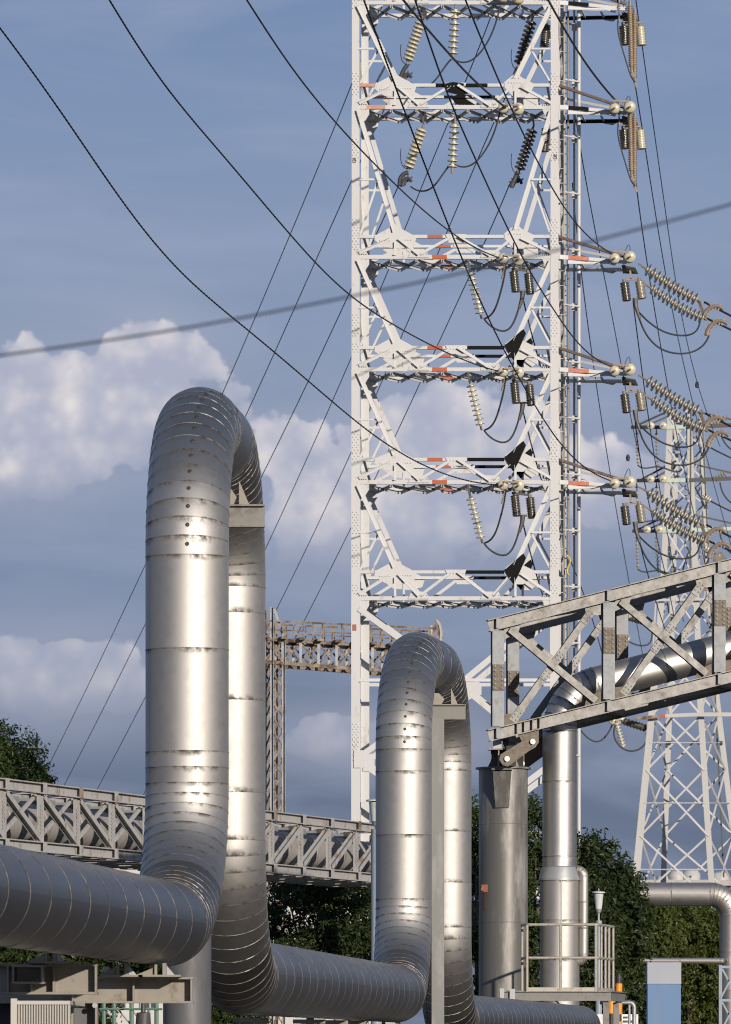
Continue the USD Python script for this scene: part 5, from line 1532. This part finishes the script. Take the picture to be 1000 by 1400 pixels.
def far_tower():
    t = thing('distant_tower', 'distant white lattice tower with splayed legs at the right edge', 'tower')
    ydepth = 5.5

    def q(px, py, k=0):
        return P(px, py, YD + ydepth * k)
    W = 'tower_far_white'

    def leg(pts, k, w, name='leg'):
        m = MB()
        for (a, b) in zip(pts[:-1], pts[1:]):
            p0, p1 = q(*b, k), q(*a, k)
            m.bar(p0, p1, w, .05, up=(0, -1, 0))
            m.bar(p0 + [w / 2, .2, 0], p1 + [w / 2, .2, 0], .05, .4, up=(0, -1, 0))
        obj(name, m, W, t)
    zg = HY + EYE * F / YD
    FL = [(917, 560), (908, 780), (893, 966), (880, 1100), (847, zg)]
    FR = [(941, 560), (951, 780), (957, 948), (966, 1100), (990, zg)]
    BL = [(925, 572), (921, 780), (916, 960), (911, 1100), (898, zg)]
    BR = [(958, 572), (968, 780), (979, 943), (998, 1100), (1046, zg)]
    for pts, k, w in ((FL, 0, .36), (FR, 0, .36), (BL, 1, .34), (BR, 1, .34)):
        leg(pts, k, w)

    def at(pts, y):
        ys = [p[1] for p in pts]; xs = [p[0] for p in pts]
        return float(np.interp(y, ys, xs))
    obj('climbing_rail', MB().bar(q(840, zg, 0), q(889, 966, 0), .11, .11, up=(0, 1, 0)).bar(q(889, 966, 0), q(899, 790, 0), .11, .11, up=(0, 1, 0)), W, t)
    obj('cable_riser', MB().bar(q(944, 800, -.1), q(945, 560, -.1), .10, .10, up=(0, 1, 0)), 'dark_steel', t)
    obj('cable_riser', MB().bar(q(990, 1200, .9), q(960, 560, .9), .10, .10, up=(0, 1, 0)), 'dark_steel', t)
    lv = [572, 600, 628, 657, 690, 724, 752, 800, 850, 905, 940, 978, 1050, 1095, 1143, 1210, 1300, 1400, zg - 4]
    lv = [572, 614, 657, 690, 724, 790, 860, 905, 978, 1053, 1143, 1235, 1340, zg - 4]
    for i, (y0, y1) in enumerate(zip(lv[:-1], lv[1:])):
        for (A, ka), (B_, kb), m_ in (((FL, 0), (FR, 0), W), ((BL, 1), (BR, 1), W), ((FL, 0), (BL, 1), W), ((FR, 0), (BR, 1), W)):
            wd = .125 if y0 > 900 else .10
            a0, b0, a1, b1 = q(at(A, y0), y0, ka), q(at(B_, y0), y0, kb), q(at(A, y1), y1, ka), q(at(B_, y1), y1, kb)
            off = np.array([.0, -.06, 0])
            obj('diagonal', MB().bar(a0 + off, b1 + off, wd, .03, up=(.15, -1, 0)), m_, t)
            obj('diagonal', MB().bar(b0 - off, a1 - off, wd, .03, up=(.15, -1, 0)), m_, t)
            if y0 > 930:
                mid = (y0 + y1) / 2
                obj('horizontal', MB().bar(q(at(A, mid), mid, ka), q(at(B_, mid), mid, kb), .1, .06), m_, t)
    # crossarms
    for y, xl, xr, cm in ((584, 864, 1060, 'pale_green'), (657, 872, 1060, 'pale_green'), (726, 866, 1060, 'pale_green')):
        ar = thing('crossarm', parent=t)
        obj('arm_beam', MB().bar(q(xl, y, .2), q(905, y, 0), .2, .22), 'dark_steel', ar)
        obj('arm_beam', MB().bar(q(905, y, 0), q(942, y - .5, 0), .2, .26), cm, ar)
        obj('arm_beam', MB().bar(q(942, y - .5, 0), q(1000, y - 3, 0), .2, .24), 'dark_steel' if y != 726 else cm, ar)
        obj('arm_beam', MB().bar(q(1000, y - 3, 0), q(xr, y - 6, 0), .2, .22), 'gantry_rust', ar)
        obj('arm_tie', MB().bar(q(xl + 4, y - 1, .3), q(925, y - 27, .2), .11, .11), 'dark_steel', ar)
        obj('arm_tie', MB().bar(q(xl + 14, y + 1, 1), q(925, y - 20, 1), .11, .11), 'dark_steel', ar)
        obj('arm_tie', MB().bar(q(950, y - 22, .6), q(1030, y - 4, .6), .1, .1), 'dark_steel', ar)
        for j, px in enumerate((868, 901)):
            pass
    ar = thing('crossarm', parent=t)
    obj('arm_beam', MB().bar(q(868, 983, -.1), q(902, 979.5, -.1), .18, .2), 'gantry_rust', ar)
    obj('arm_beam', MB().bar(q(902, 979.5, -.1), q(910, 979, -.1), .18, .22), 'orange_paint', ar)
    obj('arm_beam', MB().bar(q(910, 979, -.1), q(955, 977, -.1), .18, .24), W, ar)
    obj('arm_beam', MB().bar(q(955, 977, -.1), q(1060, 977, -.1), .18, .26), W, ar)
    obj('arm_tie', MB().bar(q(853, 978, .0), q(905, 955, .2), .1, .1), 'dark_steel', ar)
    for y, c in ((806, 'gantry_rust'), (820, W)):
        obj('arm_beam', MB().bar(q(880, y + 1, -.05), q(1040, y - 2, -.05), .16, .16), c, ar)
    return q


fq = far_tower()
for i, y in enumerate((584, 657, 726)):
    nm = ('top', 'middle', 'bottom')[i]
    for j, px in enumerate((890, 907)):
        b = fq(px - (5 if i == 2 else 0), y - 1, 0) + [0, -.4, 0]
        disc_string(b + [-.05, -.6, -.05], b, 3, .25, f'{"left" if j == 0 else "right"} cream bell insulator on the {nm} green crossarm of the distant tower', thick=.9)
    for j, (px, ln) in enumerate(((871, 44), (898, 48))):
        disc_string(fq(px, y + 6, .1), fq(px + 2, y + 6 + ln, .1), 9, .13, f'{"outer" if j == 0 else "inner"} long rod insulator under the {nm} green crossarm of the distant tower', 'porcelain_grey', thick=.6)
    cable(f'wire loop between the rod insulators of the {nm} green crossarm of the distant tower', [fq(872, y + 52, 0), fq(885, y + 56, 0), fq(900, y + 54, 0), fq(920, y + 60, 0), fq(935, y + 50, .3), fq(950, y + 20, .5)], .05, 'wire_grey', name='jumper_wire', n=24)
    disc_string(fq(976, y - 2 + i, .2), fq(992, y - 14 + i * 4, .2), 5, .24, f'pale tension insulator right of the shaft on the {nm} green crossarm of the distant tower', 'porcelain_cream', thick=.5)
    disc_string(fq(964, y + 22, .2), fq(972, y + 28, .2), 3, .26, f'pale bell insulator below the {nm} green crossarm right of the distant tower shaft', 'porcelain_cream', thick=.8)
    cable(f'wire leaving right from the {nm} green crossarm of the distant tower', [fq(972, y + 28, .2), fq(1000, y + 42, 0), fq(1060, y + 66, 0)], .05, 'wire_grey', name='line_wire', n=12)
    cable(f'wire dropping from the {nm} arm at the right edge beside the distant tower', [fq(985, y + 2, 0), fq(992, y + 22, 0), fq(1006, y + 34, 0)], .05, 'wire_grey', name='jumper_wire', n=12)
disc_string(fq(838, 986, .2) + [0, -.5, 0], fq(838, 986, .2), 2, .26, 'left cream bell insulator at the end of the lower arm of the distant tower', thick=.9)
disc_string(fq(849, 985, .2) + [0, -.5, 0], fq(849, 985, .2), 2, .28, 'right cream bell insulator at the end of the lower arm of the distant tower', thick=.9)
disc_string(fq(843, 988, .1), fq(853, 1022, .1), 8, .19, 'white hanging insulator string at the lower arm of the distant tower', 'porcelain_cream', thick=.7)
disc_string(fq(845, 843, .1), fq(860, 876, .1), 8, .19, 'white hanging insulator string seen through the truss bridge', 'porcelain_cream', thick=.7)
pot(fq(853, 986, .1), fq(884, 996, .1), .27, 'dark thick insulator lying level at the lower arm of the distant tower', 'porcelain_dark', 7)
pot(fq(852, 842, .1), fq(880, 850, .1), .24, 'dark thick insulator lying level behind the truss bridge post', 'porcelain_dark', 7)
cable('wire loop under the white hanging string at the lower arm of the distant tower', [fq(842, 992, 0), fq(846, 1018, 0), fq(862, 1027, 0), fq(878, 1022, 0), fq(884, 1002, 0)], .055, 'wire_grey', name='jumper_wire', n=24)
cable('wire loop under the white hanging string seen through the truss bridge', [fq(861, 877, 0), fq(872, 882, 0), fq(888, 880, 0), fq(892, 868, 0), fq(890, 850, 0)], .055, 'wire_grey', name='jumper_wire', n=24)
cable('wire sagging left from the lower arm of the distant tower towards the riser pipe', [fq(790, 985, .2), fq(803, 1008, .2), fq(818, 1014, .2), fq(832, 1002, .2), fq(838, 990, .2)], .05, 'wire_grey', name='jumper_wire', n=24)

# transformer tanks at the foot of the distant tower
t = thing('transformer', 'white domed transformer tanks at the foot of the distant tower', 'transformer')
for x, w, y in ((906, 9, 1196), (925, 11, 1190), (945, 13, 1189), (984, 14, 1192)):
    c = P(x, 1250, 400)
    zt_ = P(0, y, 400)[2]
    r = w * 400 / F
    obj('tank', MB().lathe([(r, 0), (r, zt_ - .5), (r * 1.02, zt_ - .45), (r * 1.02, zt_ - .35), (r * .8, zt_ - .1), (r * .3, zt_), (0, zt_)], [c[0], 400, 0], (0, 0, 1), 20), 'tower_far_white', t, smooth=40)
c = P(935, 1202, 400)
obj('deck', MB().cuboid([c[0], 400, c[2] - .3], np.array([3.4, 0, 0]), np.array([0, 1.6, 0]), np.array([0, 0, .2])), 'gantry_white', t)

# ------------------------------------------------------------------ rusty lattice gantry
def rusty_gantry():
    t = thing('rusty_gantry', 'rusty lattice gantry with a railed walkway behind the white tower', 'gantry')
    Y = 225.0
    s = Y / F
    D2 = np.array([-.30, 1.6, 0])

    def q(px, py, k=0):
        return P(px, py, Y) + D2 * k
    Wm, Rm = 'gantry_rust', 'gantry_rust'
    for k in (0, 1):
        for x, yt in ((372, 830), (388, 872)):
            p = q(x, yt, k)
            obj('column_leg', MB().angle([p[0], p[1], 0], p, .14, .02, up=(0, -1, 0)), 'gantry_white' if k == 0 else Rm, t)
        lac = []
        y = 880.0
        i = 0
        while y < 1420:
            a, b = (373.5, 386.5) if i % 2 == 0 else (386.5, 373.5)
            obj('column_lacing', MB().bar(q(a, y, k) + [0, .03, 0], q(b, y + 20, k) + [0, .03, 0], .07, .02, up=(0, -1, 0)), Rm, t)
            obj('column_lacing', MB().bar(q(b, y, k) + [0, .06, 0], q(a, y + 20, k) + [0, .06, 0], .06, .02, up=(0, -1, 0)), Rm, t)
            y += 20; i += 1
    for i in range(26):
        y = 880 + i * 20
        obj('column_tie', MB().bar(q(372, y, .05), q(372, y + 20, .95), .05, .05), Rm, t)

    def yt(px):
        return 873.5 + (px - 360) * .062

    def yb(px):
        return 907 + (px - 390) * .078
    xs = np.linspace(362, 608, 11)
    for k in (0, 1):
        obj('top_chord', MB().bar(q(352, yt(352), k), q(610, yt(610), k), .16, .13), Rm, t)
        obj('bottom_chord', MB().bar(q(352, yb(352), k), q(610, yb(610), k), .16, .13), Rm, t)
        for a, b in zip(xs[:-1], xs[1:]):
            obj('web_brace', MB().bar(q(a, yt(a) + 3, k), q(b, yb(b) - 3, k), .07, .03, up=(0, -1, 0)), Rm, t)
            obj('web_brace', MB().bar(q(b, yt(b) + 3, k) + [0, .05, 0], q(a, yb(a) - 3, k) + [0, .05, 0], .06, .03, up=(0, -1, 0)), Rm, t)
        for a in xs:
            obj('web_post', MB().bar(q(a, yt(a), k) + [0, -.03, 0], q(a, yb(a), k) + [0, -.03, 0], .10, .03, up=(0, -1, 0)), 'gantry_white', t)
    for a in xs:
        obj('deck_beam', MB().bar(q(a, yt(a) - 2.5, -.25), q(a, yt(a) - 2.5, 1.25), .22, .10), Rm, t)
    # railing
    for k in (0, 1):
        for f, w in ((27, .06), (15, .04)):
            obj('railing_bar', MB().bar(q(356, yt(356) - f + 2, k), q(606, yt(606) - f - 2, k), w, w), Rm, t)
        for px in np.arange(362, 606, 13.2):
            obj('railing_post', MB().bar(q(px, yt(px), k), q(px, yt(px) - 26 - (px - 360) * .012, k), .05, .05, up=(0, 1, 0)), Rm, t)
    obj('end_brace', MB().bar(q(375, 832, 0), q(390, 871, .2), .10, .10, up=(0, 1, 0)), 'gantry_white', t)
    obj('end_brace', MB().bar(q(585, 888, 0), q(599, 848, 0), .12, .08, up=(0, 1, 0)), Rm, t)
    obj('end_post', MB().tube(smooth_curve([q(602, 905, 0), q(603, 870, 0), q(601, 854, 0), q(597, 848, 0)], 10), .07, 6), 'gantry_white', t)
    obj('end_post', MB().bar(q(597, 852, .6), q(598, 890, .6), .07, .07, up=(0, 1, 0)), 'gantry_white', t)


rusty_gantry()

# ------------------------------------------------------------------ pale building and green scaffold frames low down
def building():
    t = thing('pale_building', 'pale building behind the trees and the lattice bridge', 'building')
    Y = 275.0
    a, b = P(50, 1184, Y), P(512, 1184, Y)
    zt = a[2]
    obj('wall', MB().cuboid([(a[0] + b[0]) / 2, Y + 6, zt / 2], np.array([(b[0] - a[0]) / 2, 0, 0]), np.array([0, 6, 0]), np.array([0, 0, zt / 2])), 'pale_wall', t)
    obj('roof', MB().cuboid([(a[0] + b[0]) / 2, Y + 6, zt + .12], np.array([(b[0] - a[0]) / 2 + .2, 0, 0]), np.array([0, 6.2, 0]), np.array([0, 0, .12])), 'pale_grey_paint', t)
    for px in range(72, 505, 44):
        for py in (1222, 1290, 1362):
            c = P(px, py, Y)
            w = obj('window', MB().cuboid(c + [0, -.03, 0], np.array([.44, 0, 0]), np.array([0, .05, 0]), np.array([0, 0, .62])), 'pale_grey_paint', t)
            obj('pane', MB().cuboid(c + [0, -.085, 0], np.array([.38, 0, 0]), np.array([0, .006, 0]), np.array([0, 0, .56])), 'window_dark', w)
    for px in (205, 330, 460):
        c = P(px, 1300, Y)
        obj('downpipe', MB().cyl([c[0], Y - .1, 0], [c[0], Y - .1, zt], .06, 8), 'pale_grey_paint', t)


building()
t = thing('green_scaffold', 'green pipe scaffold frames below the pipe rack at lower left', 'scaffold')
Y = 120
for px in (142, 156, 180, 196, 214):
    c = P(px, 1372, Y)
    obj('standard', MB().cyl([c[0], Y, 0], [c[0], Y, c[2] + .06], .045, 8), 'green_paint', t, smooth=30)
for py in (1380, 1412):
    obj('ledger', MB().tube([P(136, py, Y - .06), P(222, py, Y - .06)], .025, 6), 'green_paint', t)
for px in (142, 160, 178):
    obj('brace', MB().tube([P(px, 1378, Y + .06), P(px + 18, 1400, Y + .06)], .022, 6), 'galvanised', t)
t = thing('bushing_pole', 'dark slim bushing standing among the green scaffold frames', 'bushing')
c = P(196, 1384, 119)
obj('body', MB().lathe([(.1, 0), (.1, c[2] - .3), (.16, c[2] - .3), (.14, c[2] - .02), (.05, c[2]), (.04, c[2] + .3), (0, c[2] + .3)], [c[0] + .0, 119, 0], (0, 0, 1), 12), 'dark_steel', t, smooth=30)


# ------------------------------------------------------------------ trees
def leaf_cloud(blobs, n, size, seed, hollow=.45, gap=.40):
    """sprays of leaves through the volume of the blobs (centre, radii), denser at their rims; each leaf a bent quad"""
    r = np.random.default_rng(seed)
    k = max(1, n // 14)                                         # sprays of some 14 leaves along a twig
    w = np.array([np.prod(b[1]) ** (2 / 3) for b in blobs]); w /= w.sum()
    pick = r.choice(len(blobs), k, p=w)
    C = np.array([b[0] for b in blobs])[pick]; R = np.array([b[1] for b in blobs])[pick]
    d = r.normal(size=(k, 3)); d /= np.linalg.norm(d, axis=1, keepdims=True)
    rad = hollow + (1.08 - hollow) * r.random(k) ** .65
    rad *= .70 + .62 * meshkit.fbm(C * .37 + d * 2.6 + 11, 3, seed)
    p = C + d * R * rad[:, None]
    keep = meshkit.fbm(p * 1.25 + 5, 2, seed + 3) > gap          # gaps
    p, d = p[keep], d[keep]
    tw_ = d + r.normal(size=p.shape) * .55 + [0, 0, .25]; tw_ /= np.linalg.norm(tw_, axis=1, keepdims=True)
    q = r.random((len(p), 14, 1))
    P_ = (p[:, None] + tw_[:, None] * q * size * 5.5 + r.normal(size=(len(p), 14, 3)) * size * .85).reshape(-1, 3)
    D_ = np.repeat(d, 14, 0)
    m = len(P_)
    nrm = D_ * .7 + r.normal(size=(m, 3)) * .8 + [0, 0, .45]; nrm /= np.linalg.norm(nrm, axis=1, keepdims=True)
    t = np.cross(nrm, r.normal(size=(m, 3))); t /= np.linalg.norm(t, axis=1, keepdims=True)
    b = np.cross(nrm, t)
    s = size * (.55 + .8 * r.random(m))[:, None]
    v = np.stack([P_ - t * s, P_ + b * s * .42 + nrm * s * .10, P_ + t * s - nrm * s * .22, P_ - b * s * .42 + nrm * s * .10], 1).reshape(-1, 3)
    i = np.arange(m) * 4
    f = np.concatenate([np.stack([i, i + 2, i + 1], 1), np.stack([i, i + 3, i + 2], 1)])
    return v, f


def tree(name, label, cat, blobs_px, Y, mat_, n, size, trunk_px, seed, group=None, depth=1.0, gap=.40):
    t = thing(name, label, cat, group)
    s = Y / F
    blobs = []
    r = np.random.default_rng(seed)
    for (x, y, rx, ry) in blobs_px:
        c = P(x, y, Y + r.normal() * .6)
        blobs.append((c, np.array([rx * s, min(rx, ry) * s * depth, ry * s])))
        # satellite clumps so that the outline breaks up
        for _ in range(4):
            a = r.random() * 2 * np.pi
            k = .26 + r.random() * .22
            blobs.append((c + np.array([math.cos(a) * rx * s * .85, r.normal() * rx * s * .4, math.sin(a) * ry * s * .85]), np.array([rx * s * k, rx * s * k, ry * s * k])))
    obj('crown', leaf_cloud(blobs, n, size, seed, gap=gap), mat_, t)
    m = MB()
    for k, x in enumerate(trunk_px):
        b = P(x, 1400, Y)
        top = P(x + r.normal() * 4, np.mean([b_[1] for b_ in blobs_px]), Y)
        q = smooth_curve([[b[0], Y, -.05], [(b[0] + top[0]) / 2 + r.normal() * .15, Y + r.normal() * .15, top[2] * .5], top], 10)
        m.tube(q, np.linspace(.17, .07, 10), 8)
        for x_, y_, rx, ry in blobs_px:
            e = P(x_, y_, Y)
            st = q[6]
            m.tube(smooth_curve([st, (st + e) / 2 + [0, 0, -.2], e], 7), np.linspace(.06, .02, 7), 6)
    obj('trunk', m, 'bark', t, smooth=True)
    return t


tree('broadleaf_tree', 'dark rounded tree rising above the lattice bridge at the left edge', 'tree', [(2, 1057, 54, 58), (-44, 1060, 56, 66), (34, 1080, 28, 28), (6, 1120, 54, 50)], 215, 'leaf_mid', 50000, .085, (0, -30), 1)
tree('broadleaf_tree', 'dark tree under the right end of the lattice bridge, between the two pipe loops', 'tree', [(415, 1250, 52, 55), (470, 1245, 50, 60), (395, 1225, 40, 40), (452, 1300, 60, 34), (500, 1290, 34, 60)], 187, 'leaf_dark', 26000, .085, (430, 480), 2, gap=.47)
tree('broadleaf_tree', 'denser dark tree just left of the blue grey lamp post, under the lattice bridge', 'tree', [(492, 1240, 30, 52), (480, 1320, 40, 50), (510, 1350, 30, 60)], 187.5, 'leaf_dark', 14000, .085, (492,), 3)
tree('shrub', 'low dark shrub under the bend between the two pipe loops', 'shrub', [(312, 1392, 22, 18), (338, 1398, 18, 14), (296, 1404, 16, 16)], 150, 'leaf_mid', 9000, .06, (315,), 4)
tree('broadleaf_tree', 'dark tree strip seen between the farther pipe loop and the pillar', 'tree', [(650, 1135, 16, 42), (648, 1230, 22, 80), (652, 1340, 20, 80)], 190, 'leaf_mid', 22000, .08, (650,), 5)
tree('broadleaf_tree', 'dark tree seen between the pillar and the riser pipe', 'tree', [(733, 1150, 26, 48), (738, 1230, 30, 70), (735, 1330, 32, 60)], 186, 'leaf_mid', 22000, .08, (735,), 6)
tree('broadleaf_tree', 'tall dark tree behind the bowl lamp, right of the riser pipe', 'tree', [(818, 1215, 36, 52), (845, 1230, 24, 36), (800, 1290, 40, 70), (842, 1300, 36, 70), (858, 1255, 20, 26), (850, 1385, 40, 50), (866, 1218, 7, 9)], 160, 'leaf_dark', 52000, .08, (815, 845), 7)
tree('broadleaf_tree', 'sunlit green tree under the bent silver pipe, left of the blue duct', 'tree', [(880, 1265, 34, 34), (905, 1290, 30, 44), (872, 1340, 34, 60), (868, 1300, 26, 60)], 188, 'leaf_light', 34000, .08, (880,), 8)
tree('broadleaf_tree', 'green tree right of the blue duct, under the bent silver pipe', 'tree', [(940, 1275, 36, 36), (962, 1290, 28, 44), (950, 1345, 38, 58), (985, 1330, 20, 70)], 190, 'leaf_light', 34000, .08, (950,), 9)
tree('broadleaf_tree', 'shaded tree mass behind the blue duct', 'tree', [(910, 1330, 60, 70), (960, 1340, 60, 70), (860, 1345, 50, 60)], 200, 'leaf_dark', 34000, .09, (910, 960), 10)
tree('hedge', 'added dark foliage standing in for the shade below the nearest pipe run at lower left', 'hedge', [(0, 1350, 60, 60), (60, 1345, 60, 60), (110, 1350, 34, 60), (-60, 1350, 60, 60), (160, 1318, 50, 24), (208, 1316, 34, 22)], 155, 'leaf_dark', 40000, .09, (20, 90), 12, gap=.18)  # leaf mass added behind the rack to fill its shaded gaps with dark
# woods outside the frame; the right one is added to darken pipe reflections
rw = np.random.default_rng(21)
for x0, x1, nm in ((22, 130, 'wood at right, added to dim reflections,'), (-150, -26, 'wood on the left')):
    bl = [(np.array([rw.uniform(x0, x1), rw.uniform(205, 250), rw.uniform(3, 8)]), np.array([rw.uniform(4, 7), 4, rw.uniform(4, 7)])) for _ in range(70)]
    tag(obj('wood', leaf_cloud(bl, 42000, .42, 30 + x0 % 7, gap=.2), 'leaf_dark'), f'far off dark {nm} beyond the plant, outside the picture', 'wood', kind='stuff')
